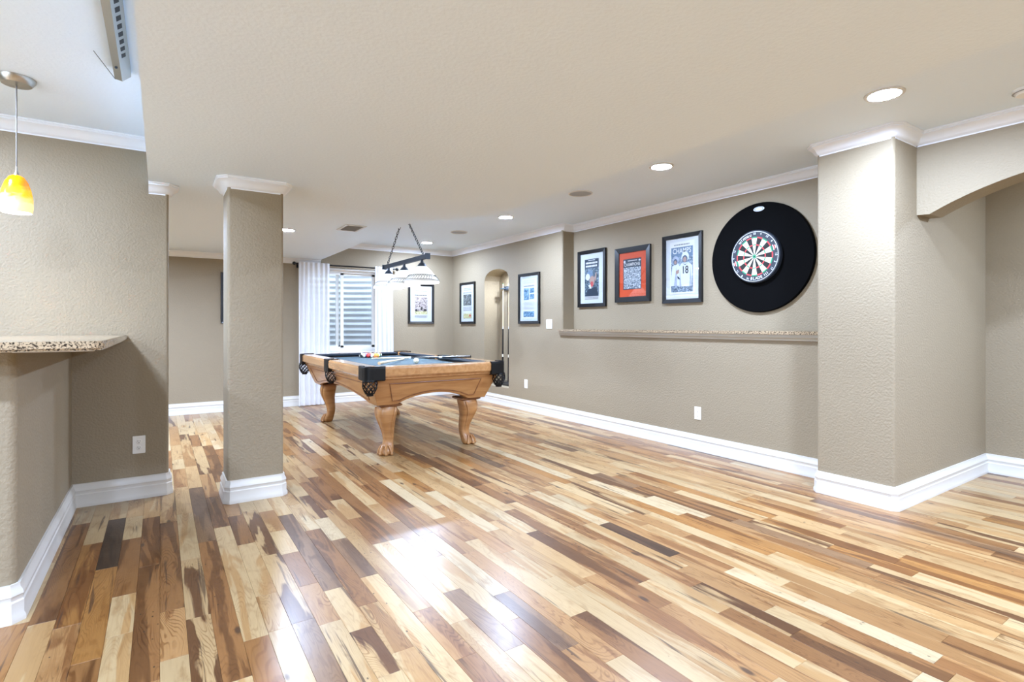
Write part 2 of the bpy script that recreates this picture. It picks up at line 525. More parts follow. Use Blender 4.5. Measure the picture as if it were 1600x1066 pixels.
fb = bmesh.new(); box(fb, -4.27, 5.63, -2.6, 8.3, -0.08, -0.012)
floor = struct('floor', fb, mat('dark subfloor', (60, 44, 32), 0.8), 'glossy mixed-tone hickory plank floor of the whole room')
def shown_size(p):
    """approximate pixel area of a plank in the picture, 0 outside the frame"""
    cx, cy = (p[0] + p[1]) / 2, 0
    best = 0
    for t in (0.1, 0.5, 0.9):
        y = p[2] + (p[3] - p[2]) * t
        d = cx * math.sin(TH) + y * math.cos(TH); l = cx * math.cos(TH) - y * math.sin(TH)
        if d < 0.6: continue
        u = 800 + FPX * l / d; v = 509 + FPX * CAMH / d
        if -20 < u < 1620 and v < 1090:
            best = max(best, (p[3] - p[2]) * PW / d ** 3)
    if cx < -0.42 or (cx < 0.1 and p[3] > 4.6): best *= 0.01
    if cx > 4.17 and p[2] > 1.4: best *= 0.01
    return best
planks.sort(key=shown_size, reverse=True)
for p in planks[:300]:
    plank_obj('plank', [p], floor)
rest = plank_obj('planks_beyond', planks[300:], floor)
rest['kind'] = 'stuff'

# ------------------------------------------------------------------ structure: walls
XF, XR, XP, XH = 4.175, 4.36, 3.84, 5.48      # wall face, recess back, pier face, hall wall
YBK, YBAR = 8.17, 4.385
RY0, RY1 = 1.955, 5.206                        # recess ends
NY0, NY1, NZ0, NSP = 6.425, 7.113, 0.262, 1.85  # niche
WX0, WX1, WZ0, WZ1 = 1.72, 2.88, 0.77, 2.03    # window opening

bm = bmesh.new()
box(bm, -2.6, WX0, YBK, YBK + 0.16, 0, ZC); box(bm, WX1, 4.7, YBK, YBK + 0.16, 0, ZC)
box(bm, WX0, WX1, YBK, YBK + 0.16, 0, WZ0); box(bm, WX0, WX1, YBK, YBK + 0.16, WZ1, ZC)
struct('wall_back', bm, 'wall', 'greige painted wall with the window at the far end')

bm = bmesh.new(); box(bm, XF, 4.7, NY1, YBK, 0, ZC)
struct('wall_right_far', bm, 'wall', 'greige wall between the far corner and the arched niche')
bm = bmesh.new()
box(bm, XF, 4.7, RY1, NY0, 0, 1.09)
prism(bm, rpoly([(XF, NY0), (XF, RY1), (4.7, RY1), (4.7, NY0)], 0.02, {1}), 1.09, ZC)
struct('wall_right', bm, 'wall', 'greige wall between the arched niche and the picture recess')
bm = bmesh.new(); box(bm, XF, 4.7, NY0, NY1, 0, NZ0)
struct('wall_niche_base', bm, 'wall', 'greige wall under the arched niche')
bm = bmesh.new()
c, hw, rise = (NY0 + NY1) / 2, (NY1 - NY0) / 2, 0.15
arc = [(c - hw + 2 * hw * i / 16, NSP + rise * math.sqrt(max(0, 1 - ((i / 8) - 1) ** 2))) for i in range(17)]
for a, b in zip(arc, arc[1:]):
    prism(bm, [a, b, (b[0], ZC), (a[0], ZC)], XF, 4.7, 'x')
struct('wall_niche_arch', bm, 'wall', 'greige arch above the cue niche')
bm = bmesh.new(); box(bm, 4.445, 4.7, NY0, NY1, NZ0, ZC)
struct('wall_niche_back', bm, 'wall', 'greige back of the arched niche')
bm = bmesh.new(); box(bm, XF, 4.7, RY0, RY1, 0, 1.0895)
struct('wall_recess_lower', bm, 'wall', 'greige wall below the granite ledge')
bm = bmesh.new(); box(bm, XR, 4.7, RY0, RY1, 1.0895, ZC)
struct('wall_recess_back', bm, 'wall', 'greige recess wall behind the prints and dartboard')

bm = bmesh.new()
prism(bm, rpoly([(XP, RY0), (XP, 1.48), (5.63, 1.48), (5.63, RY0)], 0.022, {0, 1}), 0, ZC)
struct('wall_pier', bm, 'wall', 'greige wall pier projecting between dartboard recess and archway', smooth=30)

bm = bmesh.new()
AY1, AY0 = 1.48, -0.28
pts = [(AY1, 1.89), (1.41, 1.885)]
for i in range(1, 25):
    y = 1.41 - (1.41 + 0.21) * i / 24
    d = y - 0.6
    pts.append((y, 1.885 + math.sqrt(1.74 ** 2 - d * d) - 1.54))
pts.append((AY0, 1.885))
for a, b in zip(pts, pts[1:]):
    prism(bm, [a, b, (b[0], ZC), (a[0], ZC)], XF, XF + 0.205, 'x')
box(bm, XF, 5.5, -2.6, AY0, 0, ZC)
struct('wall_archway', bm, 'wall', 'greige wall with segmental archway into the side hall')
bm = bmesh.new(); box(bm, XH, 5.63, -2.6, 1.48, 0, ZC)
struct('wall_hall', bm, 'wall', 'greige hall wall seen through the archway')
bm = bmesh.new()
prism(bm, rpoly([(-4.2, YBAR), (0.05, YBAR), (0.05, YBAR + 0.125), (-4.2, YBAR + 0.125)], 0.018, {1, 2}), 0, ZC)
struct('wall_bar', bm, 'wall', 'greige wall behind the granite bar counter', smooth=30)
bm = bmesh.new()
prism(bm, rpoly([(-0.47, 2.82), (-0.47, YBAR), (-0.62, YBAR), (-0.62, 2.97), (-3.2, 2.97), (-3.2, 2.82)], 0.03, {0}), 0, 1.062)
struct('wall_bar_front', bm, 'wall', 'greige half wall carrying the granite bar counter', smooth=30)
bm = bmesh.new(); box(bm, -4.27, 5.63, -2.7, -2.6, 0, ZC)
struct('wall_front', bm, 'wall', 'greige wall behind the camera')
bm = bmesh.new(); box(bm, -4.27, -4.2, 2.9, YBAR, 0, ZC)
struct('wall_left', bm, 'wall', 'greige wall at the far side of the bar')
bm = bmesh.new(); box(bm, -2.6, -2.5, YBAR + 0.12, YBK, 0, ZC)
struct('wall_left_far', bm, 'wall', 'greige wall closing the passage behind the bar')
bm = bmesh.new()
CX0, CX1, CY0, CY1 = 0.367, 0.708, 3.925, 4.21
prism(bm, rpoly([(CX0, CY0), (CX1, CY0), (CX1, CY1), (CX0, CY1)], 0.018, {0, 1, 2, 3}), 0, ZS)
struct('wall_column', bm, 'wall', 'square greige column with white base and crown', smooth=30)

# ceilings
bm = bmesh.new(); box(bm, -4.27, 5.63, -2.7, YBK + 0.16, ZC, ZC + 0.1)
struct('ceiling', bm, 'ceil', 'white upper ceiling with recessed lamps')
bm = bmesh.new()
prism(bm, rpoly([(-0.065, -2.6), (2.43, -2.6), (2.43, 4.02), (1.98, 4.70), (1.98, YBK), (-2.5, YBK), (-2.5, YBAR + 0.125), (-0.065, YBAR + 0.125)], 0.012, {2, 3}), ZS, ZC + 0.02)
struct('ceiling_dropped', bm, 'ceil', 'large dropped white ceiling panel running through the room middle')

# mouldings
BASE = [(0, 0), (0.027, 0), (0.027, 0.02), (0.021, 0.032), (0.021, 0.078), (0.0165, 0.084), (0.0165, 0.098), (0.02, 0.104), (0.017, 0.118), (0.009, 0.132), (0.009, 0.147), (0, 0.147)]
def crown(z, h=0.083, o=0.062):
    p = [(0, 0), (0.01, 0), (0.012, 0.1), (0.2, 0.16), (0.36, 0.3), (0.5, 0.5), (0.72, 0.66), (0.9, 0.74), (0.9, 0.86), (1, 0.9), (1, 1)]
    return [(a * o, z - h + b * h) for a, b in p]
p = [(-2.5, YBK), (XF, YBK), (XF, RY0), (XP, RY0), (XP, 1.48), (XH, 1.48), (XH, -2.5)]
sweep_paths(p, BASE, [('baseboard_back', 0, 1, 'white baseboard under the window'), ('baseboard_right', 1, 2, 'white baseboard along the picture wall'),
                      ('baseboard_pier', 2, 5, 'white baseboard around the wall pier'), ('baseboard_hall', 5, 6, 'white baseboard in the side hall')], 'trim')
sweep_paths([(-3.2, 2.82), (-0.47, 2.82), (-0.47, YBAR), (0.05, YBAR), (0.05, YBAR + 0.125), (-2.4, YBAR + 0.125)], BASE,
            [('baseboard_bar', 0, 2, 'white baseboard of the bar half wall'), ('baseboard_bar_wall', 2, 5, 'white baseboard under the bar wall outlet')], 'trim')
colp = [(CX0, CY0), (CX1, CY0), (CX1, CY1), (CX0, CY1)]
sweep_paths(colp, BASE, [('baseboard_column', -5, 9, 'white baseboard wrapping the column')], 'trim', closed=True)
sweep_paths(colp, crown(ZS, 0.075), [('trim_1', -5, 9, 'white crown moulding around the column top')], 'crown', closed=True)
sweep_paths([(1.98, YBK), (XF, YBK), (XF, RY1), (XR, RY1), (XR, RY0), (XP, RY0), (XP, 1.48), (XF, 1.48), (XF, -2.5)], crown(ZC),
            [('trim_2', 0, 1, 'white crown moulding above the back wall picture'), ('trim_3', 1, 2, 'white crown moulding above the niche'),
             ('trim_4', 2, 5, 'white crown moulding along the dartboard recess'), ('trim_5', 5, 7, 'white crown moulding on the wall pier'),
             ('trim_6', 7, 8, 'white crown moulding above the archway')], 'crown')
sweep_paths([(-2.5, YBK), (1.98, YBK)], crown(ZS, 0.075), [('trim_7', 0, 1, 'white crown moulding under the dropped ceiling on back wall')], 'crown')
sweep_paths([(-4.2, YBAR), (-0.065, YBAR)], crown(ZC), [('trim_8', 0, 1, 'white crown moulding above the bar wall')], 'crown')
sweep_paths([(-0.065, YBAR), (0.05, YBAR), (0.05, YBAR + 0.125), (-2.4, YBAR + 0.125)], crown(ZS, 0.075),
            [('trim_9', 0, 3, 'white crown moulding at the bar wall end')], 'crown')

# ------------------------------------------------------------------ window, well and curtains
win = bpy.data.objects.new('window_1', None); COL.objects.link(win)
win.location = (0, YBK, 0)
tag(win, 'white sliding window with two panes behind sheer curtains', kind='structure')
bm = bmesh.new()
y0, y1 = 0.03, 0.10
fw = 0.055
box(bm, WX0, WX0 + fw, y0, y1, WZ0, WZ1); box(bm, WX1 - fw, WX1, y0, y1, WZ0, WZ1)
box(bm, WX0, WX1, y0, y1, WZ0, WZ0 + fw); box(bm, WX0, WX1, y0, y1, WZ1 - 0.07, WZ1)
box(bm, WX0, WX1, y0 - 0.015, y1, WZ1 - 0.035, WZ1 - 0.02)
obj('window_frame', bm, 'white', win)
for a, b, yy in ((WX0 + fw, 2.335, 0.055), (2.225, WX1 - fw, 0.075)):
    bm = bmesh.new(); z0, z1 = WZ0 + fw, WZ1 - 0.07; s = 0.045
    box(bm, a, a + s, yy - 0.012, yy + 0.012, z0, z1); box(bm, b - s, b, yy - 0.012, yy + 0.012, z0, z1)
    box(bm, a, b, yy - 0.012, yy + 0.012, z0, z0 + s * 0.7); box(bm, a, b, yy - 0.012, yy + 0.012, z1 - s * 0.7, z1)
    sash = obj('sash', bm, 'white', win)
    bm = bmesh.new(); box(bm, a + s, b - s, yy - 0.002, yy + 0.002, z0 + s * 0.7, z1 - s * 0.7)
    obj('pane', bm, 'glass', sash)
bm = bmesh.new(); box(bm, WX0 - 0.02, WX1 + 0.02, -0.02, 0.03, WZ0 - 0.02, WZ0)
obj('window_sill', bm, 'white', win)
bm = bmesh.new(); box(bm, 2.262, 2.278, 0.033, 0.043, WZ0 + 0.07, WZ0 + 0.10); obj('latch', bm, 'hole', win)
# corrugated steel window well outside
bm = bmesh.new()
rows = []
wc, wr = (WX0 + WX1) / 2, 0.78
nz = 150
for j in range(nz + 1):
    z = 0.3 + 1.95 * j / nz
    rr = wr + 0.013 * math.sin(2 * math.pi * z / 0.092)
    rows.append([bm.verts.new((wc + rr * math.cos(math.pi * i / 40) * 1.05, YBK + 0.16 + rr * math.sin(math.pi * i / 40), z)) for i in range(41)])
for a, b in zip(rows, rows[1:]):
    for i in range(40): bm.faces.new((a[i], a[i + 1], b[i + 1], b[i]))
well = obj('window_well', bm, mat('galvanised steel', (238, 241, 245), 0.4, 0.1), smooth=True)
tag(well, 'corrugated galvanised steel window well outside the window', 'window well')
bm = bmesh.new(); box(bm, 0.9, 3.7, YBK + 0.16, YBK + 1.4, 0.2, 0.3)
tag(obj('gravel_bed', bm, mat('grey gravel', (120, 116, 108), 0.9, bump=(60, 1, 0.02))), 'grey gravel bed at the bottom of the window well', 'gravel', kind='stuff')

rod = thing('curtain_rod', 'black metal curtain rod above the window', 'curtain rod', (0, 8.085, 2.052))
bm = bmesh.new(); tube(bm, [(1.62, 0, 0), (3.12, 0, 0)], 0.011, 8); obj('rod', bm, 'black', rod, True)
for x in (1.60, 3.14):
    bm = bmesh.new(); ball(bm, (x, 0, 0), 0.026, 12, 8); obj('finial', bm, 'black', rod, True)
for x in (1.66, 3.08):
    bm = bmesh.new(); box(bm, x - 0.008, x + 0.008, -0.008, 0.085, -0.012, 0.0); box(bm, x - 0.014, x + 0.014, 0.077, 0.085, -0.055, 0.03)
    obj('bracket', bm, 'black', rod)

def curtain(label, x0, x1, folds, flare):
    bm = bmesh.new(); nx, nz_ = folds * 10, 14
    rows = []
    for j in range(nz_ + 1):
        t = j / nz_; z = 2.075 - (2.075 - 0.012) * t
        row = []
        for i in range(nx + 1):
            s = i / nx
            xx = x0 + (x1 - x0) * s + flare * t * (s - 0.3)
            amp = 0.007 + 0.012 * t
            yy = 8.085 - 0.014 - amp * (1 + math.sin(2 * math.pi * folds * s + 1.5 * math.sin(5 * s + 2 * t)))
            row.append(bm.verts.new((xx, yy, z)))
        rows.append(row)
    for a, b in zip(rows, rows[1:]):
        for i in range(nx): bm.faces.new((a[i], a[i + 1], b[i + 1], b[i]))
    return tag(obj('curtain', bm, 'curt', smooth=True), label, 'curtain', 'sheer curtains at the window')
curtain('sheer white curtain on the left side of the window, pooled to the floor', 1.655, 2.09, 7, 0.0)
curtain('sheer white curtain on the right side of the window, behind the table lamp', 2.775, 3.06, 5, 0.03)

# ------------------------------------------------------------------ ceiling fixtures
def recessed(x, y, z, label, e='lamp', r=0.078):
    t = thing('recessed_light', label, 'light', (x, y, z), group='recessed ceiling lights')
    bm = bmesh.new(); lathe(bm, [(r + 0.018, 0), (r + 0.016, -0.006), (r, -0.008), (r - 0.006, -0.003), (r - 0.006, 0)], 28, cap=False)
    obj('trim_ring', bm, 'trim', t, True)
    bm = bmesh.new(); lathe(bm, [(0, -0.0035), (r - 0.006, -0.0035)], 28, cap=False)
    obj('lens', bm, e, t)
recessed(3.29, 1.315, ZC, 'recessed light nearest the archway, largest in view')
recessed(3.31, 2.88, ZC, 'recessed light in front of the dartboard')
recessed(3.35, 5.22, ZC, 'recessed light in front of the wall switch')
recessed(3.38, 7.48, ZC, 'recessed light behind the pool table lamp, farthest back')
recessed(1.064, 5.768, ZS, 'recessed light in the dropped ceiling beside the column')
# extra lamps added out of view to brighten the room
for x, y, z in ((3.3, -0.3, ZC), (3.3, -1.7, ZC), (1.2, -0.9, ZS), (1.2, 0.9 - 0.9 - 1.5, ZS), (-2.2, 3.4, ZC), (-2.2, 1.2, ZC), (-0.9, -0.2, ZC), (-0.9, 1.2, ZC), (-1.1, 3.35, ZC), (4.85, -0.1, ZC), (-1.3, 6.3, ZS), (-0.2, 5.9, ZS), (-1.4, 7.4, ZS)):
    recessed(x, y, z, 'unseen recessed light added to brighten the room')

for x, y, lb in ((3.34, 3.89, 'round white ceiling speaker between two recessed lights over the recess'), (3.36, 6.40, 'round white ceiling speaker near the far corner')):
    t = thing('ceiling_speaker', lb, 'speaker', (x, y, ZC), group='ceiling speakers')
    bm = bmesh.new(); lathe(bm, [(0.115, 0), (0.114, -0.007), (0.104, -0.009), (0.102, -0.004)], 32, cap=False); obj('rim', bm, 'trim', t, True)
    bm = bmesh.new(); lathe(bm, [(0, -0.0075), (0.07, -0.0065), (0.103, -0.004)], 32, cap=False); obj('grille', bm, 'grille', t, True)

t = thing('ceiling_vent', 'white slatted air vent in the dropped ceiling', 'vent', (1.585, 5.30, ZS))
bm = bmesh.new()
for a in ((-0.1, 0.1, -0.17, -0.145), (-0.1, 0.1, 0.145, 0.17), (-0.1, -0.078, -0.145, 0.145), (0.078, 0.1, -0.145, 0.145)):
    box(bm, *a, -0.008, 0)
obj('vent_frame', bm, 'trim', t)
bm = bmesh.new(); box(bm, -0.078, 0.078, -0.145, 0.145, -0.002, 0); obj('backing', bm, 'ductgrey', t)
for i in range(9):
    bm = bmesh.new(); y = -0.13 + i * 0.0325; prism(bm, [(y + 0.006, -0.003), (y + 0.004, -0.0025), (y - 0.006, -0.011), (y - 0.004, -0.0115)], -0.078, 0.078, 'x')
    obj('slat', bm, 'trim', t)

t = thing('smoke_detector', 'round white smoke detector near the archway', 'smoke detector', (3.86, 0.86, ZC))
bm = bmesh.new(); lathe(bm, [(0.068, 0), (0.068, -0.012), (0.055, -0.03), (0, -0.034)], 28); obj('body', bm, 'white', t, True)
bm = bmesh.new(); lathe(bm, [(0.064, -0.014), (0.071, -0.017), (0.064, -0.02)], 28, cap=False); obj('vent_ring', bm, 'grille', t, True)

# slotted metal rail on the upper ceiling beside the dropped ceiling
t = thing('slotted_rail', 'grey metal rail with a row of dark slots on the ceiling above the bar', 'rail', (-0.155, 0.6, ZC))
L_ = 2.66
bm = bmesh.new(); prism(bm, [(-0.035, 0), (-0.03, -0.05), (0.0, -0.055), (0.035, -0.024), (0.035, 0)], 0, L_, 'y'); obj('housing', bm, 'alu', t)
dirx = Vector((0.035, 0, 0.031)).normalized(); nrm = Vector((0.031, 0, -0.035)).normalized()
for i in range(34):
    y = L_ - 0.28 - i * 0.07
    if y < 0.1: break
    bm = bmesh.new()
    c0 = Vector((0.0175, y, -0.0395))
    for s in (0, 1):
        pass
    vs = []
    for dn in (-0.004, 0.0006):
        for a, b in ((-0.010, -0.02), (0.010, -0.02), (0.010, 0.02), (-0.010, 0.02)):
            vs.append(bm.verts.new(c0 + dirx * a + Vector((0, b, 0)) + nrm * dn))
    for f in ((0, 1, 2, 3), (4, 5, 6, 7), (0, 1, 5, 4), (1, 2, 6, 5), (2, 3, 7, 6), (3, 0, 4, 7)): bm.faces.new([vs[q] for q in f])
    obj('slot', bm, 'hole', t)
bm = bmesh.new(); tube(bm, [(-0.028, L_ + 0.0, -0.05), (-0.085, L_ - 0.33, -0.07)], 0.0016, 5); obj('wire', bm, 'iron', t)
bm = bmesh.new(); ball(bm, (-0.016, L_ - 0.16, -0.055), 0.006, 8, 6); obj('screw', bm, 'iron', t)

# ------------------------------------------------------------------ bar counter and pendant
bm = bmesh.new()
prism(bm, rpoly([(-3.2, 2.60), (-0.18, 2.60), (-0.18, YBAR - 0.001), (-0.78, YBAR - 0.001), (-0.78, 3.12), (-3.2, 3.12)], 0.05, {1}), 1.065, 1.10)
bmesh.ops.bevel(bm, geom=[e for e in bm.edges if abs(e.verts[0].co.z - e.verts[1].co.z) < 1e-6], offset=0.008, segments=2, affect='EDGES')
tag(obj('bar_counter', bm, 'granite', smooth=35), 'speckled granite bar counter top against the bar wall', 'counter')
bm = bmesh.new(); box(bm, -0.47, -0.225, 2.74, 2.79, 1.056, 1.0645); box(bm, -0.60, -0.47, 2.74, 2.79, 1.058, 1.0645)
tag(obj('counter_bracket', bm, 'trim'), 'small flat white support plate under the bar counter', 'bracket')

def amber():
    m, nt, N, L, b = nodes_of('amber swirl glass')
    tc = N.new('ShaderNodeTexCoord')
    sp = N.new('ShaderNodeSeparateXYZ'); L.new(tc.outputs['Object'], sp.inputs[0])
    r = N.new('ShaderNodeMapRange'); L.new(sp.outputs['Z'], r.inputs['Value'])
    r.inputs['From Min'].default_value = 0.03; r.inputs['From Max'].default_value = 0.15
    n = N.new('ShaderNodeTexNoise'); n.inputs['Scale'].default_value = 14; n.inputs['Distortion'].default_value = 1.5
    mp = N.new('ShaderNodeMapping'); mp.inputs['Scale'].default_value = (1, 1, 2.2); mp.inputs['Rotation'].default_value = (0.7, 0.6, 0)
    L.new(tc.outputs['Object'], mp.inputs[0]); L.new(mp.outputs[0], n.inputs['Vector'])
    a = N.new('ShaderNodeMath'); a.operation = 'MULTIPLY_ADD'; L.new(n.outputs['Fac'], a.inputs[0]); a.inputs[1].default_value = 0.5
    s2 = N.new('ShaderNodeMath'); s2.operation = 'SUBTRACT'; L.new(r.outputs[0], s2.inputs[0]); s2.inputs[1].default_value = 0.25
    L.new(s2.outputs[0], a.inputs[2])
    cr = N.new('ShaderNodeValToRGB'); L.new(a.outputs[0], cr.inputs[0])
    cr.color_ramp.elements[0].color = (*lin((255, 226, 160)), 1); cr.color_ramp.elements[0].position = 0.1
    cr.color_ramp.elements[1].color = (*lin((235, 130, 0)), 1); cr.color_ramp.elements[1].position = 0.95
    e = cr.color_ramp.elements.new(0.5); e.color = (*lin((250, 190, 40)), 1)
    L.new(cr.outputs[0], b.inputs['Base Color']); L.new(cr.outputs[0], b.inputs['Emission Color'])
    b.inputs['Emission Strength'].default_value = 0.22; b.inputs['Roughness'].default_value = 0.15
    return m
M['amber'] = amber()
M['bulb'] = mat('lit bulb', (255, 255, 255), 0.5, emit=((222, 236, 255), 280))
def pendant(x, y, label):
    t = thing('pendant_lamp', label, 'lamp', (x, y, ZC), group='pendant lamps over the bar')
    bm = bmesh.new(); lathe(bm, [(0.078, 0), (0.076, -0.012), (0.06, -0.034), (0.012, -0.04), (0, -0.04)], 32); obj('canopy', bm, 'nickel', t, True)
    bm = bmesh.new(); tube(bm, [(0, 0, -0.04), (0, 0, -0.46)], 0.003, 8); obj('cord', bm, 'cord', t, True)
    bm = bmesh.new(); lathe(bm, [(0.004, -0.45), (0.006, -0.475), (0.014, -0.497), (0.0, -0.499)], 16); obj('socket', bm, 'nickel', t, True)
    bm = bmesh.new()
    prof = [(0.016, 0.19), (0.03, 0.182), (0.046, 0.155), (0.058, 0.115), (0.065, 0.07), (0.066, 0.03), (0.062, 0.0), (0.058, 0.0), (0.061, 0.03), (0.060, 0.07), (0.053, 0.112), (0.04, 0.15), (0.026, 0.176), (0.014, 0.186)]
    lathe(bm, prof, 32, cap=False)
    obj('shade', bm, 'amber', t, True, loc=(0, 0, -0.685))
    bm = bmesh.new(); ball(bm, (0, 0, -0.645), 0.028, 14, 10); obj('bulb', bm, 'bulb', t, True)
pendant(-0.61, 3.66, 'amber swirl glass pendant lamp with nickel canopy over the bar')
pendant(-1.45, 3.0, 'unseen amber pendant lamp added over the bar to light the room')  # second pendant, out of view, added for its light

# ------------------------------------------------------------------ ledge in recess
led = thing('recess_ledge', 'long granite topped ledge below the framed prints and dartboard', 'ledge', (0, 0, 0))
bm = bmesh.new()
prism(bm, rpoly([(4.125, RY0), (4.125, 5.245), (XF, 5.245), (XF, RY1 - 0.001), (XR, RY1 - 0.001), (XR, RY0)], 0.012, {1}), 1.09, 1.116)
obj('granite_top', bm, 'granite', led)
bm = bmesh.new()
prism(bm, [(XF, 1.09), (4.14, 1.09), (4.14, 1.066), (4.15, 1.062), (4.158, 1.05), (4.158, 1.04), (XF, 1.038)], RY0, 5.232, 'y')
obj('ledge_moulding', bm, mat('greige trim paint', (184, 178, 166), 0.5), led)

# ------------------------------------------------------------------ switches and outlets
def plate(name, label, cat, loc, rz, gang=1, kind='outlet', w=None, h=0.118):
    t = thing(name, label, cat, loc, rz, group='white wall plates')
    w = w or 0.072
    bm = bmesh.new(); box(bm, -w / 2, w / 2, -0.006, 0, -h / 2, h / 2)
    bmesh.ops.bevel(bm, geom=[e for e in bm.edges], offset=0.002, segments=2, affect='EDGES')
    obj('plate', bm, 'white', t)
    if kind == 'outlet':
        for s in (-1, 1):
            bm = bmesh.new(); q = bmesh.new(); lathe(q, [(0.0165, 0), (0.0165, 0.0025), (0.0155, 0.0032), (0, 0.0032)], 20)
            merge(bm, q, Matrix.Translation((0, -0.0055, s * 0.0205)) @ Matrix.Rotation(math.radians(90), 4, 'X'))
            sk = obj('socket', bm, 'white', t, True)
            for a, hh in ((-0.006, 0.008), (0.006, 0.0065)):
                bm = bmesh.new(); box(bm, a - 0.0011, a + 0.0011, -0.0093, -0.0085, s * 0.0205 + 0.001, s * 0.0205 + 0.001 + hh); obj('slot', bm, 'hole', sk)
            bm = bmesh.new(); box(bm, -0.0022, 0.0022, -0.0093, -0.0085, s * 0.0205 - 0.009, s * 0.0205 - 0.004); obj('slot', bm, 'hole', sk)
    else:
        for i in range(gang):
            x = (i - (gang - 1) / 2) * 0.046
            bm = bmesh.new(); box(bm, x - 0.017, x + 0.017, -0.0075, -0.006, -0.034, 0.034); pd = obj('rocker', bm, 'white', t)
            bm = bmesh.new(); box(bm, x - 0.012, x + 0.012, -0.010, -0.0075, 0.0, 0.028); obj('paddle', bm, 'white', pd)
R90 = -math.pi / 2
plate('light_switch', 'white double rocker switch left of the granite ledge', 'switch', (XF, 5.47, 1.18), R90, 2, 'switch', 0.118)
plate('wall_outlet', 'white outlet below the blue print near the niche', 'outlet', (XF, 5.99, 0.365), R90)
plate('wall_outlet', 'white outlet below the dartboard ledge', 'outlet', (XF, 3.2, 0.347), R90)
plate('wall_outlet', 'white outlet on the wall under the bar counter', 'outlet', (-0.118, YBAR, 0.36), 0)

# ------------------------------------------------------------------ framed prints
def text_bm(s, size, ext=0.0):
    cu = bpy.data.curves.new('tmp_text', 'FONT'); cu.body = s; cu.size = size; cu.align_x = 'CENTER'; cu.align_y = 'CENTER'
    cu.offset = size * 0.012
    cu.resolution_u = 3
    o = bpy.data.objects.new('tmp_text', cu); COL.objects.link(o)
    dg = bpy.context.evaluated_depsgraph_get()
    me = bpy.data.meshes.new_from_object(o.evaluated_get(dg))
    b = bmesh.new(); b.from_mesh(me)
    bpy.data.objects.remove(o); bpy.data.meshes.remove(me); bpy.data.curves.remove(cu)
    return b

def flat(name, rgb):
    k = 'ink%d_%d_%d' % rgb
    if k not in M: M[k] = mat('ink ' + name, rgb, 0.6, spec=0.2)
    return k

def photo_mat(name, c1, c2, c3, sc=(60, 60, 60)):
    m, nt, N, L, b = nodes_of(name)
    tc = N.new('ShaderNodeTexCoord'); mp = N.new('ShaderNodeMapping'); mp.inputs['Scale'].default_value = sc
    L.new(tc.outputs['Object'], mp.inputs[0])
    n = N.new('ShaderNodeTexNoise'); n.inputs['Scale'].default_value = 1; n.inputs['Detail'].default_value = 4; n.inputs['Distortion'].default_value = 1
    L.new(mp.outputs[0], n.inputs['Vector'])
    cr = N.new('ShaderNodeValToRGB'); L.new(n.outputs['Fac'], cr.inputs[0])
    cr.color_ramp.elements[0].position = 0.36; cr.color_ramp.elements[0].color = (*lin(c1), 1)
    cr.color_ramp.elements[1].position = 0.64; cr.color_ramp.elements[1].color = (*lin(c3), 1)
    e = cr.color_ramp.elements.new(0.5); e.color = (*lin(c2), 1)
    L.new(cr.outputs[0], b.inputs['Base Color']); b.inputs['Roughness'].default_value = 0.6
    b.inputs['Specular IOR Level'].default_value = 0.2
    return m

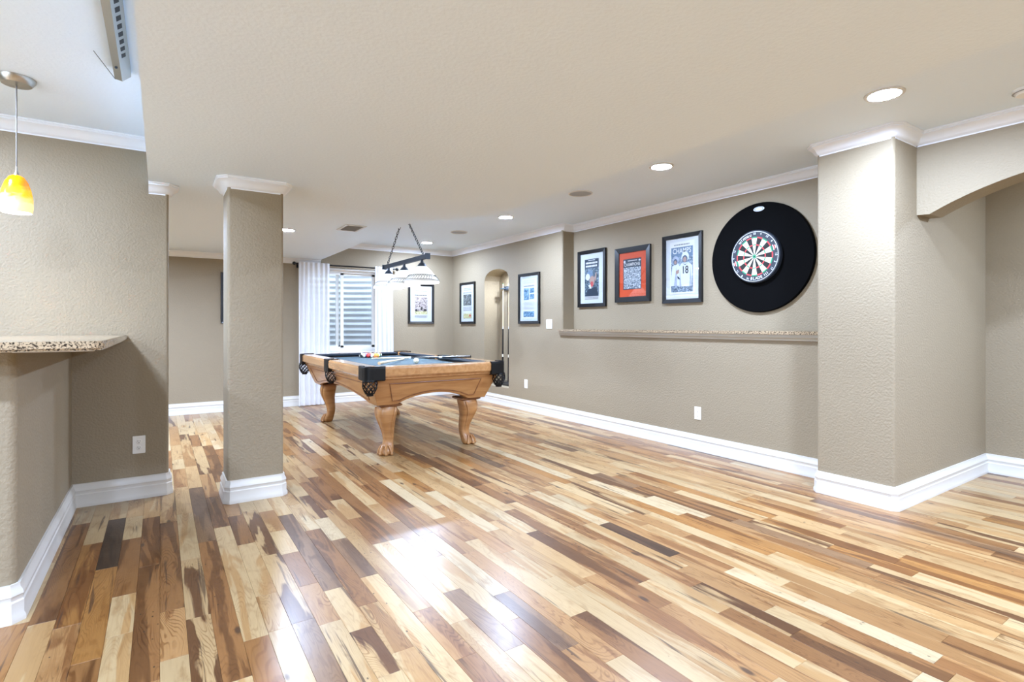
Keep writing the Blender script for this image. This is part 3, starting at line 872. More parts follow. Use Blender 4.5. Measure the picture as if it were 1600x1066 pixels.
def picture(label, loc, rz, w, h, bar, matrgb, items, group='framed newspaper prints'):
    """items: list of (kind, material key, args) drawn back to front in the plane; local x right, z up"""
    t = thing('framed_print', label, 'picture', loc, rz, group)
    bm = bmesh.new(); T = 0.028
    W2, H2 = w / 2, h / 2
    for poly in ([(-W2, -H2), (W2, -H2), (W2 - bar, -H2 + bar), (-W2 + bar, -H2 + bar)], [(-W2, H2), (W2, H2), (W2 - bar, H2 - bar), (-W2 + bar, H2 - bar)],
                 [(-W2, -H2), (-W2, H2), (-W2 + bar, H2 - bar), (-W2 + bar, -H2 + bar)], [(W2, -H2), (W2, H2), (W2 - bar, H2 - bar), (W2 - bar, -H2 + bar)]):
        o1 = [bm.verts.new((p[0], -T + (0.006 if k > 1 else 0), p[1])) for k, p in enumerate(poly)]
        o0 = [bm.verts.new((p[0], 0, p[1])) for p in poly]
        bm.faces.new(o1); bm.faces.new(o0)
        for i in range(4): bm.faces.new((o0[i], o0[(i + 1) % 4], o1[(i + 1) % 4], o1[i]))
    obj('frame', bm, 'black', t)
    bm = bmesh.new(); box(bm, -W2 + bar, W2 - bar, -0.012, -0.001, -H2 + bar, H2 - bar)
    mk = flat('mat board', tuple(int(c * 0.91) for c in matrgb)); mb = obj('mat_board', bm, mk, t)
    d = 0.0125; names = []; bm = bmesh.new()
    for kind, mk, a in items:
        if mk not in names: names.append(mk)
        mi = names.index(mk)
        y = -d; d += 0.00025
        if kind == 'rect':
            x0, x1, z0, z1 = a; f = bm.faces.new([bm.verts.new(q) for q in ((x0, y, z0), (x1, y, z0), (x1, y, z1), (x0, y, z1))]); f.material_index = mi
        elif kind == 'poly':
            f = bm.faces.new([bm.verts.new((q[0], y, q[1])) for q in a]); f.material_index = mi
        elif kind == 'oval':
            cx, cz, rx, rz_ = a; f = bm.faces.new([bm.verts.new((cx + rx * math.cos(k * math.pi / 10), y, cz + rz_ * math.sin(k * math.pi / 10))) for k in range(20)]); f.material_index = mi
        elif kind == 'text':
            s, cx, cz, size, wx = a
            b2 = text_bm(s, size)
            for f in b2.faces: f.material_index = mi
            merge(bm, b2, Matrix.Translation((cx, y, cz)) @ Matrix.Diagonal((wx, 1, 1, 1)) @ Matrix.Rotation(math.radians(90), 4, 'X'))
        elif kind == 'lines':   # unreadable small print as short ruled bars
            x0, x1, z0, z1, n, seed = a; rr = random.Random(seed)
            for k in range(n):
                z = z1 - (z1 - z0) * (k + 0.5) / n; hh = (z1 - z0) / n * 0.3; x = x0
                while x < x1 - 0.004:
                    xe = min(x1, x + rr.uniform(0.01, 0.03)); f = bm.faces.new([bm.verts.new(q) for q in ((x, y, z - hh), (xe, y, z - hh), (xe, y, z + hh), (x, y, z + hh))]); f.material_index = mi
                    x = xe + 0.004
    if names:
        me = bpy.data.meshes.new('print'); bm.normal_update()
        for f in bm.faces:
            if f.normal.y > 0: f.normal_flip()
        bm.to_mesh(me); bm.free()
        for mk in names: me.materials.append(M[mk])
        po = bpy.data.objects.new('print', me); COL.objects.link(po); po.parent = t
    bm = bmesh.new(); box(bm, -W2 + bar, W2 - bar, -0.0195, -0.0178, -H2 + bar, H2 - bar)
    obj('glass', bm, 'glass', t)
    return t

M['ph_blue'] = photo_mat('blue grey crowd photo', (52, 70, 90), (110, 128, 148), (176, 190, 204))
M['ph_dark'] = photo_mat('dark teal crowd photo', (34, 48, 62), (66, 88, 104), (150, 165, 175))
M['ph_team'] = photo_mat('busy team photo', (50, 64, 80), (150, 162, 176), (225, 230, 238), (75, 75, 75))
M['ph_rose'] = photo_mat('rosy game photo', (78, 66, 70), (160, 146, 146), (205, 192, 188), (50, 50, 50))
M['ph_grey'] = photo_mat('grey game photo', (50, 54, 56), (96, 102, 104), (150, 154, 156), (40, 40, 40))
M['ph_cyan'] = photo_mat('blue game photo', (30, 74, 112), (90, 140, 178), (170, 205, 228), (50, 50, 50))
M['ph_lawn'] = photo_mat('yellow green field photo', (150, 142, 96), (196, 190, 140), (214, 208, 178), (50, 50, 50))
wh = flat('white', (222, 222, 224)); nv = flat('navy', (44, 58, 74)); gy = flat('grey', (150, 150, 152)); lg = flat('pale grey', (206, 208, 210))
jw = flat('jersey white', (214, 220, 232)); sk = flat('skin', (170, 140, 130)); hb = flat('helmet blue', (104, 126, 152)); hd = flat('helmet shade', (70, 86, 110)); ls = flat('jersey shade', (168, 176, 196)); rd = flat('red', (190, 84, 86))
dk = flat('ink black', (36, 38, 46)); bl = flat('sky blue', (140, 176, 210))

picture('black framed newspaper print with dark photo and white mat, leftmost in the recess', (XR, 4.856, 1.73), R90, 0.49, 0.687, 0.042, (226, 230, 236), [
    ('rect', lg, (-0.145, 0.13, -0.26, 0.24)), ('rect', 'ph_dark', (-0.125, 0.125, -0.215, 0.235)), ('rect', nv, (-0.125, 0.125, 0.125, 0.235)),
    ('lines', wh, (-0.06, 0.06, 0.212, 0.228, 1, 4)),
    ('lines', wh, (-0.105, 0.1, 0.17, 0.205, 1, 8)), ('lines', wh, (-0.105, 0.1, 0.132, 0.167, 1, 9)),
    ('oval', hb, (-0.03, 0.055, 0.055, 0.045)), ('oval', lg, (-0.07, 0.02, 0.04, 0.04)), ('oval', sk, (0.01, -0.03, 0.045, 0.06)), ('oval', rd, (0.005, -0.07, 0.024, 0.035)),
    ('poly', lg, [(-0.06, -0.08), (-0.02, -0.14), (0.01, -0.14), (-0.02, -0.07)]), ('poly', sk, [(0.05, 0.0), (0.075, 0.07), (0.09, 0.065), (0.075, -0.04)]),
    ('poly', nv, [(-0.11, -0.215), (-0.07, -0.13), (0.08, -0.11), (0.12, -0.215)]), ('lines', gy, (-0.12, 0.12, -0.255, -0.222, 2, 3))])
picture('black framed championship print on bright orange mat', (XR, 4.19, 1.726), R90, 0.52, 0.607, 0.058, (238, 92, 52), [
    ('rect', nv, (-0.14, 0.128, -0.165, 0.175)), ('rect', 'ph_team', (-0.132, 0.12, -0.157, 0.08)), ('rect', lg, (-0.07, 0.07, 0.148, 0.158)),
    ('oval', jw, (-0.118, 0.145, 0.014, 0.016)), ('oval', jw, (0.105, 0.15, 0.016, 0.01)), ('text', wh, ('CHAMPIONS', -0.006, 0.109, 0.05, 0.84)), ('oval', jw, (0.105, -0.14, 0.012, 0.014))])
picture('black framed newspaper print headlined CHAMPS beside the dartboard', (XR, 3.52, 1.731), R90, 0.482, 0.687, 0.04, (226, 228, 234), [
    ('rect', wh, (-0.15, 0.15, -0.255, 0.27)), ('lines', gy, (-0.10, 0.09, 0.228, 0.25, 1, 5)), ('rect', 'ph_blue', (-0.135, 0.13, -0.235, 0.215)),
    ('rect', hb, (-0.135, 0.13, 0.115, 0.215)), ('text', wh, ('CHAMPS', -0.003, 0.175, 0.075, 0.78)),
    ('poly', jw, [(-0.135, -0.10), (-0.12, 0.03), (-0.05, 0.06), (-0.02, 0.0), (-0.02, -0.17), (-0.135, -0.17)]), ('oval', ls, (-0.08, 0.085, 0.04, 0.045)), ('oval', hd, (-0.082, 0.07, 0.026, 0.03)), ('oval', sk, (-0.082, 0.066, 0.016, 0.02)), ('poly', ls, [(-0.1, -0.17), (-0.07, 0.02), (-0.06, -0.17)]), ('poly', sk, [(-0.075, -0.02), (-0.03, -0.005), (-0.02, -0.03), (-0.07, -0.06)]),
    ('poly', jw, [(-0.04, -0.18), (-0.035, 0.02), (0.0, 0.055), (0.085, 0.055), (0.125, 0.02), (0.12, -0.18)]), ('oval', jw, (0.04, 0.112, 0.046, 0.05)), ('oval', hd, (0.036, 0.092, 0.032, 0.036)), ('oval', sk, (0.035, 0.086, 0.021, 0.027)), ('poly', ls, [(0.09, -0.18), (0.1, 0.03), (0.122, -0.18)]), ('poly', ls, [(-0.03, -0.18), (-0.025, 0.0), (-0.005, -0.18)]),
    ('poly', nv, [(0.0, 0.055), (0.04, 0.03), (0.08, 0.055), (0.05, 0.04), (0.035, 0.04)]), ('text', dk, ('18', 0.04, -0.02, 0.105, 0.8)),
    ('poly', nv, [(-0.06, -0.07), (-0.035, -0.085), (-0.02, -0.11), (-0.05, -0.1)]), ('lines', wh, (-0.13, 0.125, -0.255, -0.238, 1, 6))])
picture('narrow looking black framed print left of the niche', (XF, 7.635, 1.526), R90, 0.496, 0.67, 0.036, (228, 232, 238), [
    ('rect', lg, (-0.16, 0.16, -0.265, 0.265)), ('lines', gy, (-0.12, 0.12, 0.2, 0.25, 2, 1)), ('lines', gy, (-0.14, 0.14, 0.15, 0.185, 1, 2)), ('rect', 'ph_grey', (-0.14, 0.13, -0.04, 0.14)),
    ('lines', gy, (-0.14, 0.14, -0.13, -0.055, 5, 6)), ('rect', 'ph_lawn', (-0.14, 0.14, -0.25, -0.17)), ('oval', rd, (0.09, -0.205, 0.03, 0.02))])
picture('black framed print with blue photos between niche and wall switch', (XF, 5.905, 1.528), R90, 0.49, 0.683, 0.036, (222, 230, 240), [
    ('rect', wh, (-0.17, 0.17, -0.27, 0.27)), ('lines', lg, (-0.13, 0.13, 0.2, 0.25, 2, 3)), ('lines', gy, (-0.12, 0.12, 0.155, 0.18, 1, 2)), ('rect', 'ph_cyan', (-0.12, 0.0, -0.02, 0.14)),
    ('rect', 'ph_cyan', (0.02, 0.12, 0.07, 0.14)), ('rect', 'ph_cyan', (0.02, 0.12, -0.01, 0.055)), ('lines', lg, (-0.12, 0.12, -0.15, -0.04, 6, 4)), ('rect', 'ph_cyan', (-0.13, 0.12, -0.25, -0.175))])
picture('black framed print with rosy game photo on the back wall', (3.583, YBK, 1.52), 0, 0.452, 0.655, 0.036, (230, 231, 233), [
    ('rect', lg, (-0.125, 0.125, -0.24, 0.24)), ('lines', gy, (-0.1, 0.1, 0.19, 0.225, 1, 2)), ('lines', dk, (-0.11, 0.11, 0.125, 0.155, 1, 7)), ('rect', 'ph_rose', (-0.11, 0.11, -0.14, 0.105)),
    ('rect', 'ph_lawn', (-0.11, 0.11, -0.175, -0.125)), ('oval', dk, (-0.085, -0.11, 0.022, 0.02)), ('oval', dk, (0.01, -0.08, 0.016, 0.03)), ('oval', dk, (0.07, -0.105, 0.03, 0.02)), ('lines', gy, (-0.11, 0.11, -0.23, -0.19, 3, 2))])
picture('black framed print mostly hidden behind the column', (0.93, YBK, 1.535), 0, 0.496, 0.685, 0.036, (230, 231, 233), [
    ('rect', lg, (-0.15, 0.15, -0.26, 0.26)), ('rect', 'ph_grey', (-0.12, 0.12, -0.1, 0.12)), ('lines', gy, (-0.12, 0.12, -0.24, -0.12, 6, 2))])

# ------------------------------------------------------------------ dartboard and surround
def disc_x(bm, r0, r1, y0, y1, a0, a1, n, mi=0):
    """annular sector in local xz plane, thickness y0..y1 (y0 toward the viewer)"""
    def P(r, a, y): return (r * math.cos(a), y, r * math.sin(a))
    g = []
    for i in range(n + 1):
        a = a0 + (a1 - a0) * i / n
        g.append([bm.verts.new(P(r, a, y)) for y in (y0, y1) for r in (r0, r1)])
    for p_, q in zip(g, g[1:]):
        bm.faces.new((p_[0], q[0], q[1], p_[1])).material_index = mi
        bm.faces.new((p_[1], q[1], q[3], p_[3])).material_index = mi
        if r0 > 1e-6: bm.faces.new((p_[0], p_[2], q[2], q[0])).material_index = mi
def lathe_y(bm, prof, seg, mi=0):
    q = bmesh.new(); lathe(q, prof, seg, mi, cap=False); merge(bm, q, Matrix.Rotation(math.radians(90), 4, 'X'))
sur = thing('dartboard_surround', 'large round black foam surround on the recess wall', 'surround', (XR - 0.001, 2.69, 1.75), R90)
bm = bmesh.new(); lathe_y(bm, [(0, 0), (0.47, 0), (0.475, 0.006), (0.475, 0.022), (0.468, 0.03), (0, 0.03)], 96); obj('foam_ring', bm, 'foam', sur, 30)
bm = bmesh.new(); q = bmesh.new(); lathe(q, [(0.05, 0), (0.05, 0.001), (0.046, 0.0018), (0, 0.0018)], 32); merge(bm, q, Matrix.Translation((0.0, -0.03, 0.42)) @ Matrix.Diagonal((1, 1, 0.42, 1)) @ Matrix.Rotation(math.radians(90), 4, 'X'))
bdg = obj('badge', bm, 'silver', sur); bdg['label'] = 'small oval silver badge'
bm = bmesh.new(); q = bmesh.new(); lathe(q, [(0.04, 0.0022), (0.036, 0.0022)], 32, cap=False); merge(bm, q, Matrix.Translation((0.0, -0.03, 0.42)) @ Matrix.Diagonal((1, 1, 0.42, 1)) @ Matrix.Rotation(math.radians(90), 4, 'X'))
obj('badge_line', bm, 'navy', bdg)

db = thing('dartboard', 'round dartboard with cream and black wedges in the foam surround', 'dartboard', (XR - 0.033, 2.705, 1.757), R90)
bm = bmesh.new(); lathe_y(bm, [(0, 0), (0.228, 0), (0.228, 0.034), (0.224, 0.04), (0, 0.04)], 80); obj('board_body', bm, 'navy', db, 30)
ST = 2 * math.pi / 20
radii = [(0.016, 0.095), (0.095, 0.105), (0.105, 0.158), (0.158, 0.169)]
for i in range(20):
    a = math.pi / 2 - ST / 2 + i * ST
    ev = i % 2 == 0
    bm = bmesh.new()
    for (r0, r1), mi in zip(radii, (0, 1, 0, 1)):
        disc_x(bm, r0, r1, -0.0415, -0.04, a, a + ST, 3, mi)
    obj('sector', bm, ['cream', 'dgreen'] if ev else ['dblack', 'dred'], db)
bm = bmesh.new(); disc_x(bm, 0.0, 0.016, -0.0418, -0.04, 0, 2 * math.pi, 20); obj('bull', bm, 'dgreen', db)
bm = bmesh.new(); disc_x(bm, 0.0, 0.0065, -0.0422, -0.04, 0, 2 * math.pi, 14); obj('bullseye', bm, 'dblack', db)
bm = bmesh.new()
tube(bm, [(0.214 * math.cos(k * math.pi / 32), -0.042, 0.214 * math.sin(k * math.pi / 32)) for k in range(64)], 0.0028, 6, True)
nr = obj('number_ring', bm, 'wire', db, True)
NUM = [20, 5, 12, 9, 14, 11, 8, 16, 7, 19, 3, 17, 2, 15, 10, 6, 13, 4, 18, 1]
bm = bmesh.new()
for i, nv_ in enumerate(NUM):
    a = math.pi / 2 + (i + 2) * ST
    dg_ = math.degrees(a) % 360
    if 93 < dg_ < 145 or 255 < dg_ < 318 or 182 < dg_ < 208 or 8 < dg_ < 30: continue
    b2 = text_bm(str(nv_), 0.026)
    merge(bm, b2, Matrix.Rotation(-(a - math.pi / 2), 4, 'Y') @ Matrix.Translation((0, -0.0425, 0.196)) @ Matrix.Rotation(math.radians(90), 4, 'X'))
obj('numbers', bm, 'wire', nr)
def arc_text(s, rad, amid, size, step, inward, mk, name):
    bm = bmesh.new(); n = len(s)
    for i, ch in enumerate(s):
        if ch == ' ': continue
        da = (i - (n - 1) / 2) * step
        a = amid - da if not inward else amid + da
        b2 = text_bm(ch, size)
        rot = Matrix.Rotation(-(a - math.pi / 2), 4, 'Y') if not inward else Matrix.Rotation(-(a + math.pi / 2), 4, 'Y')
        merge(bm, b2, Matrix.Translation((rad * math.cos(a), -0.0428, rad * math.sin(a))) @ rot @ Matrix.Rotation(math.radians(90), 4, 'X'))
    obj(name, bm, mk, db)
arc_text('winmau', 0.191, math.radians(118), 0.04, math.radians(6.8), False, 'wire', 'lettering')
arc_text('BLADE', 0.191, math.radians(276), 0.034, math.radians(7), True, 'wire', 'lettering')
arc_text('III', 0.191, math.radians(304), 0.034, math.radians(4.6), True, 'wire', 'lettering')
for ac in (195, 19):
    bm = bmesh.new(); a = math.radians(ac)
    for k, rr in enumerate((0.181, 0.191, 0.201)): disc_x(bm, rr - 0.0035, rr + 0.0035, -0.0422, -0.04, a - 0.13 + 0.03 * k, a + 0.13 - 0.03 * k, 4, k % 2)
    obj('emblem', bm, ['wire', 'redp'], db)

# ------------------------------------------------------------------ pool table
PTX, PTY = 2.12, 5.65
pt = thing('pool_table', 'honey oak pool table with slate blue cloth and carved cabriole legs', 'pool table', (PTX, PTY, 0))
HW, HL, ZR = 0.69, 1.27, 0.81
sect = [(0.0, 0.732), (0.0, 0.792), (0.004, 0.803), (0.014, ZR), (0.128, ZR + 0.001), (0.128, 0.70), (0.034, 0.70), (0.034, 0.712), (0.014, 0.722), (0.012, 0.732)]
cush = [(0.128, ZR + 0.001), (0.14, ZR + 0.001), (0.178, 0.797), (0.174, 0.782), (0.13, 0.770), (0.128, 0.770)]
def rail(profile, nm, mk, axis, s, a0, a1, cut0, cut1):
    bm = bmesh.new(); lo, hi = [], []
    for d, z in profile:
        k = max(0, d - 0.128) * 1.0
        for lst, a, ct, sg in ((lo, a0, cut0, 1), (hi, a1, cut1, -1)):
            aa = a + sg * k * ct
            lst.append(bm.verts.new((s * (HW - d), aa, z) if axis == 'y' else (aa, s * (HL - d), z)))
    n = len(profile)
    bm.faces.new(lo); bm.faces.new(hi)
    for i in range(n): bm.faces.new((lo[i], lo[(i + 1) % n], hi[(i + 1) % n], hi[i]))
    return obj(nm, bm, mk, pt)
CP, SP = 0.105, 0.062
for s in (-1, 1):
    for a0, a1 in ((-HL + CP, -SP), (SP, HL - CP)):
        rail(sect, 'rail', 'oakl', 'y', s, a0, a1, 0, 0)
        c0 = a0 + (0.055 if a0 < -1 else 0.0); c1 = a1 - (0.055 if a1 > 1 else 0.0)
        rail(cush, 'cushion', 'cushion', 'y', s, c0, c1, 1.0 if a0 < -1 else 0.4, 1.0 if a1 > 1 else 0.4)
    rail(sect, 'rail', 'oakl', 'x', s, -HW + CP, HW - CP, 0, 0)
    rail(cush, 'cushion', 'cushion', 'x', s, -HW + CP + 0.055, HW - CP - 0.055, 1, 1)
bm = bmesh.new(); box(bm, -HW + 0.125, HW - 0.125, -HL + 0.125, HL - 0.125, 0.73, 0.7665); obj('playing_surface', bm, 'cloth', pt)
# sights on the rails
for s in (-1, 1):
    pass
# pockets
def net(parent, c, r0, z0, z1):
    bm = bmesh.new()
    H_ = z0 - z1
    def R(t): return r0 * (1.0 + 0.12 * math.sin(math.pi * min(1, t * 1.25))) * (1 - 0.55 * t ** 2.2)
    n = 9
    for fam in (-1, 1):
        for k in range(n):
            pts = []
            for i in range(9):
                t = i / 8 * 0.86
                a = 2 * math.pi * k / n + fam * 1.9 * t
                pts.append((c[0] + R(t) * math.cos(a), c[1] + R(t) * math.sin(a), z0 - H_ * t))
            tube(bm, pts, 0.0042, 4)
    lathe(bm, [(R(0.84), z0 - H_ * 0.84), (R(0.9) * 1.02, z0 - H_ * 0.86), (R(0.95), z0 - H_ * 0.95), (R(1) * 1.15, z1), (0, z1)], 12, c=(c[0], c[1], 0), cap=False)
    lathe(bm, [(r0 * 1.06, z0 + 0.012), (r0 * 1.1, z0), (r0, z0 - 0.006), (r0 * 0.95, z0 + 0.012)], 16, c=(c[0], c[1], 0), cap=False)
    return obj('net', bm, 'leather', parent, 30)
def corner_poly(off, rr):
    """plan polygon of a corner pocket bracket in the (+,+) corner, local to that corner"""
    pc = (HW - 0.055, HL - 0.055)
    out = [(HW + off, HL - 0.165), (HW + off, HL + off), (HW - 0.165, HL + off)]
    poly = rpoly(out, 0.085, {1}, 8)
    inner = []
    for i in range(11):
        a = math.radians(135 - 90 * 0 + 0) 
        a = math.radians(165 + (285 - 165) * 0) 
        ang = math.radians(190 - i * 0) 
    arc_ = [(pc[0] + rr * math.cos(math.radians(a)), pc[1] + rr * math.sin(math.radians(a))) for a in range(150, -61, -21)]
    return poly + [(HW - 0.165, HL - 0.02)] + arc_ + [(HW - 0.02, HL - 0.165)]
for sx in (-1, 1):
    for sy in (-1, 1):
        bm = bmesh.new()
        base = corner_poly(0.012, 0.062)
        P2 = [(sx * x, sy * y) for x, y in base]
        shrink = [(sx * (x - (0.02 if x > HW - 0.03 else 0)), sy * (y - (0.02 if y > HL - 0.03 else 0))) for x, y in base]
        z = [0.688, 0.70, 0.79, 0.81, 0.817]
        polys = [shrink, P2, P2, P2, [(x * 0.994, y * 0.997) for x, y in P2]]
        rings = [[bm.verts.new((x, y, zz)) for x, y in pl] for pl, zz in zip(polys, z)]
        n = len(P2)
        for a, b in zip(rings, rings[1:]):
            for i in range(n): bm.faces.new((a[i], a[(i + 1) % n], b[(i + 1) % n], b[i]))
        bm.faces.new(rings[0]); bm.faces.new(rings[-1])
        pk = obj('corner_pocket', bm, 'leather', pt, 35)
        net(pk, (sx * (HW - 0.05), sy * (HL - 0.05)), 0.058, 0.692, 0.565)
    bm = bmesh.new()
    pl = [(HW - 0.10, -0.075), (HW + 0.004, -0.08), (HW + 0.014, -0.04), (HW + 0.014, 0.04), (HW + 0.004, 0.08), (HW - 0.10, 0.075)]
    arc_ = [(HW - 0.055 + 0.052 * math.cos(math.radians(a)), 0.052 * math.sin(math.radians(a))) for a in range(120, -121, -24)]
    pl = [(sx * x, y) for x, y in pl + [(HW - 0.08, 0.05)] * 0 + arc_]
    prism(bm, pl, 0.688, 0.816)
    pk = obj('side_pocket', bm, 'leather', pt, 35)
    net(pk, (sx * (HW - 0.05), 0), 0.055, 0.692, 0.565)
# tapered arched aprons
ZT, ZB = 0.70, 0.462
def ext(z):
    k = (ZT - z) / (ZT - ZB)
    return HW - 0.055 - 0.095 * k, HL - 0.055 - 0.095 * k
def zbot(t, flat_):
    a = abs(t)
    if a > flat_: return ZB
    q = a / flat_
    return ZB + 0.085 * math.cos(q * math.pi / 2) ** 0.8
def apron(axis, s):
    bm = bmesh.new(); n = 40
    flat_ = 0.66 if axis == 'x' else 0.80
    cols = []
    for i in range(n + 1):
        t = -1 + 2 * i / n
        zb = zbot(t, flat_)
        col = []
        for z in (ZT, ZT - (ZT - zb) * 0.5, zb):
            ax, ay = ext(z)
            for inn in (0, 0.03):
                if axis == 'x': col.append(bm.verts.new((t * (ax - inn), s * (ay - inn), z)))
                else: col.append(bm.verts.new((s * (ax - inn), t * (ay - inn), z)))
        cols.append(col)
    for a, b in zip(cols, cols[1:]):
        bm.faces.new((a[0], b[0], b[2], a[2])); bm.faces.new((a[2], b[2], b[4], a[4]))
        bm.faces.new((a[1], a[3], b[3], b[1])); bm.faces.new((a[3], a[5], b[5], b[3]))
        bm.faces.new((a[0], a[1], b[1], b[0])); bm.faces.new((a[4], b[4], b[5], a[5]))
    for c_ in (cols[0], cols[-1]): bm.faces.new((c_[0], c_[2], c_[4], c_[5], c_[3], c_[1]))
    ap = obj('apron', bm, 'oak', pt)
    # panel moulding
    pts = []
    def at(t, z):
        ax, ay = ext(z)
        return (t * ax, s * (ay + 0.001), z) if axis == 'x' else (s * (ax + 0.001), t * ay, z)
    tl = 0.74 if axis == 'x' else 0.84
    zt_, zl = ZT - 0.045, ZB + 0.035
    for i in range(21): pts.append(at(-tl + 2 * tl * i / 20, zt_))
    for i in range(1, 6): pts.append(at(tl, zt_ - (zt_ - zl) * i / 5))
    for i in range(1, 40):
        t = tl - 2 * tl * i / 40; pts.append(at(t, max(zl, zbot(t, flat_) + 0.022)))
    for i in range(6): pts.append(at(-tl, zl + (zt_ - zl) * i / 5))
    bm = bmesh.new(); tube(bm, pts[:-1], 0.0055, 5, True); obj('panel_moulding', bm, 'oakd', ap, True)
for s in (-1, 1): apron('x', s); apron('y', s)
bm = bmesh.new(); box(bm, -HW + 0.09, HW - 0.09, -HL + 0.09, HL - 0.09, 0.695, 0.729); obj('slate_bed', bm, 'oakd', pt)
# legs
def leg(sx, sy):
    cx, cy = sx * 0.405, sy * 0.99
    bm = bmesh.new()
    prof = [(0.437, 0.082, 0.0), (0.42, 0.085, 0.004), (0.385, 0.086, 0.010), (0.34, 0.080, 0.012), (0.29, 0.068, 0.006), (0.235, 0.057, -0.006),
            (0.18, 0.048, -0.016), (0.135, 0.044, -0.018), (0.10, 0.045, -0.013), (0.075, 0.05, -0.004), (0.05, 0.056, 0.006), (0.025, 0.058, 0.012), (0.008, 0.052, 0.014), (0.0, 0.044, 0.014)]
    rings = []
    for z, r, o_ in prof:
        rg = []
        for k in range(24):
            a = 2 * math.pi * k / 24
            ca, sa = math.cos(a), math.sin(a)
            e = 0.62
            x = math.copysign(abs(ca) ** e, ca) * r; y = math.copysign(abs(sa) ** e, sa) * r
            f = 1 + (0.10 if z > 0.12 else 0.0) * max(0, (sx * x + sy * y) / (r * 2)) ** 2
            rg.append(bm.verts.new((cx + x * f + sx * o_, cy + y * f + sy * o_, z)))
        rings.append(rg)
    for a, b in zip(rings, rings[1:]):
        for k in range(24): bm.faces.new((a[k], a[(k + 1) % 24], b[(k + 1) % 24], b[k]))
    bm.faces.new(rings[0]); bm.faces.new(rings[-1])
    lg_ = obj('leg', bm, 'oak', pt, 50)
    bm = bmesh.new()
    for z0, z1, h0, h1 in ((0.437, 0.447, 0.088, 0.104), (0.447, 0.456, 0.104, 0.104), (0.456, 0.464, 0.104, 0.094)):
        lo = [bm.verts.new((cx + a * h0, cy + b * h0, z0)) for a, b in ((-1, -1), (1, -1), (1, 1), (-1, 1))]
        hi = [bm.verts.new((cx + a * h1, cy + b * h1, z1)) for a, b in ((-1, -1), (1, -1), (1, 1), (-1, 1))]
        for i in range(4): bm.faces.new((lo[i], lo[(i + 1) % 4], hi[(i + 1) % 4], hi[i]))
        if z0 == 0.437: bm.faces.new(lo)
    bm.faces.new(hi)
    obj('leg_cap', bm, 'oakd', lg_)
    bm = bmesh.new()
    for da in (-70, -24, 24, 70):
        a = math.atan2(sy, sx) + math.radians(da)
        d = Vector((math.cos(a), math.sin(a), 0)); o = Vector((cx + sx * 0.014, cy + sy * 0.014, 0))
        tube(bm, [o + d * 0.036 + Vector((0, 0, 0.085)), o + d * 0.052 + Vector((0, 0, 0.06)), o + d * 0.064 + Vector((0, 0, 0.035)), o + d * 0.066 + Vector((0, 0, 0.016))], 0.012, 8, r1=0.014)
        ball(bm, o + d * 0.068 + Vector((0, 0, 0.0155)), 0.015, 10, 8)
    obj('claw', bm, 'oak', lg_, True)
    # carved scrolls on the knee
    bm = bmesh.new()
    for ax in (0, 1):
        pts = []
        for i in range(14):
            t = i / 13
            z = 0.425 - 0.30 * t
            import bisect
            r_ = next((p0[1] + (p1[1] - p0[1]) * (p0[0] - z) / (p0[0] - p1[0]) for p0, p1 in zip(prof, prof[1:]) if p1[0] <= z <= p0[0]), 0.05)
            o_ = next((p0[2] + (p1[2] - p0[2]) * (p0[0] - z) / (p0[0] - p1[0]) for p0, p1 in zip(prof, prof[1:]) if p1[0] <= z <= p0[0]), 0.0)
            w_ = -0.6 * r_ + 0.5 * r_ * t
            x, y = (sx * (o_ + r_ * 0.985), sy * (o_ + w_)) if ax == 0 else (sx * (o_ + w_), sy * (o_ + r_ * 0.985))
            pts.append((cx + x, cy + y, z))
        tube(bm, pts, 0.011, 6, r1=0.004)
    obj('carving', bm, 'oak', lg_, True)
for sx in (-1, 1):
    for sy in (-1, 1): leg(sx, sy)

# balls
BR, ZB_ = 0.0286, 0.7665
def ball_mat(nm, rgb, stripe):
    m, nt, N, L, b = nodes_of('ball ' + nm)
    b.inputs['Roughness'].default_value = 0.12
    c1 = (*lin(rgb), 1); iv = (*lin((238, 232, 214)), 1)
    tc = N.new('ShaderNodeTexCoord'); sp = N.new('ShaderNodeSeparateXYZ'); L.new(tc.outputs['Object'], sp.inputs[0])
    ab = N.new('ShaderNodeMath'); ab.operation = 'ABSOLUTE'; L.new(sp.outputs['Z'], ab.inputs[0])
    gt = N.new('ShaderNodeMath'); gt.operation = 'GREATER_THAN'; L.new(ab.outputs[0], gt.inputs[0]); gt.inputs[1].default_value = 0.0145 if stripe else 1.0
    mx = N.new('ShaderNodeMix'); mx.data_type = 'RGBA'; mx.inputs['A'].default_value = c1; mx.inputs['B'].default_value = iv
    L.new(gt.outputs[0], mx.inputs['Factor']); L.new(mx.outputs['Result'], b.inputs['Base Color'])
    return m
bm = bmesh.new(); ball(bm, (0, 0, 0), BR, 24, 16)
BALL0 = obj('tmp', bm, 'white', smooth=True); bme = BALL0.data; bpy.data.objects.remove(BALL0)
cols = {'yellow': (236, 186, 60), 'blue': (40, 60, 140), 'red': (196, 60, 56), 'purple': (84, 56, 110), 'orange': (226, 130, 70), 'green': (40, 110, 74), 'maroon': (128, 46, 50)}
def pool_ball(x, y, label, rgb, stripe, rot=(0, 0, 0), group='racked pool balls'):
    me = bme.copy(); me.materials.clear(); me.materials.append(ball_mat(label, rgb, stripe))
    o = bpy.data.objects.new('pool_ball', me); COL.objects.link(o)
    o.location = (x, y, ZB_ + BR); o.rotation_euler = rot
    return tag(o, label, 'ball', group)
rows_ = [['orange'], ['purple s', 'yellow'], ['red', 'black', 'green s'], ['blue s', 'maroon', 'orange s', 'green'], ['white black', 'red s', 'yellow s', 'purple', 'maroon s']]
ax_, ay_ = 2.19, 6.33
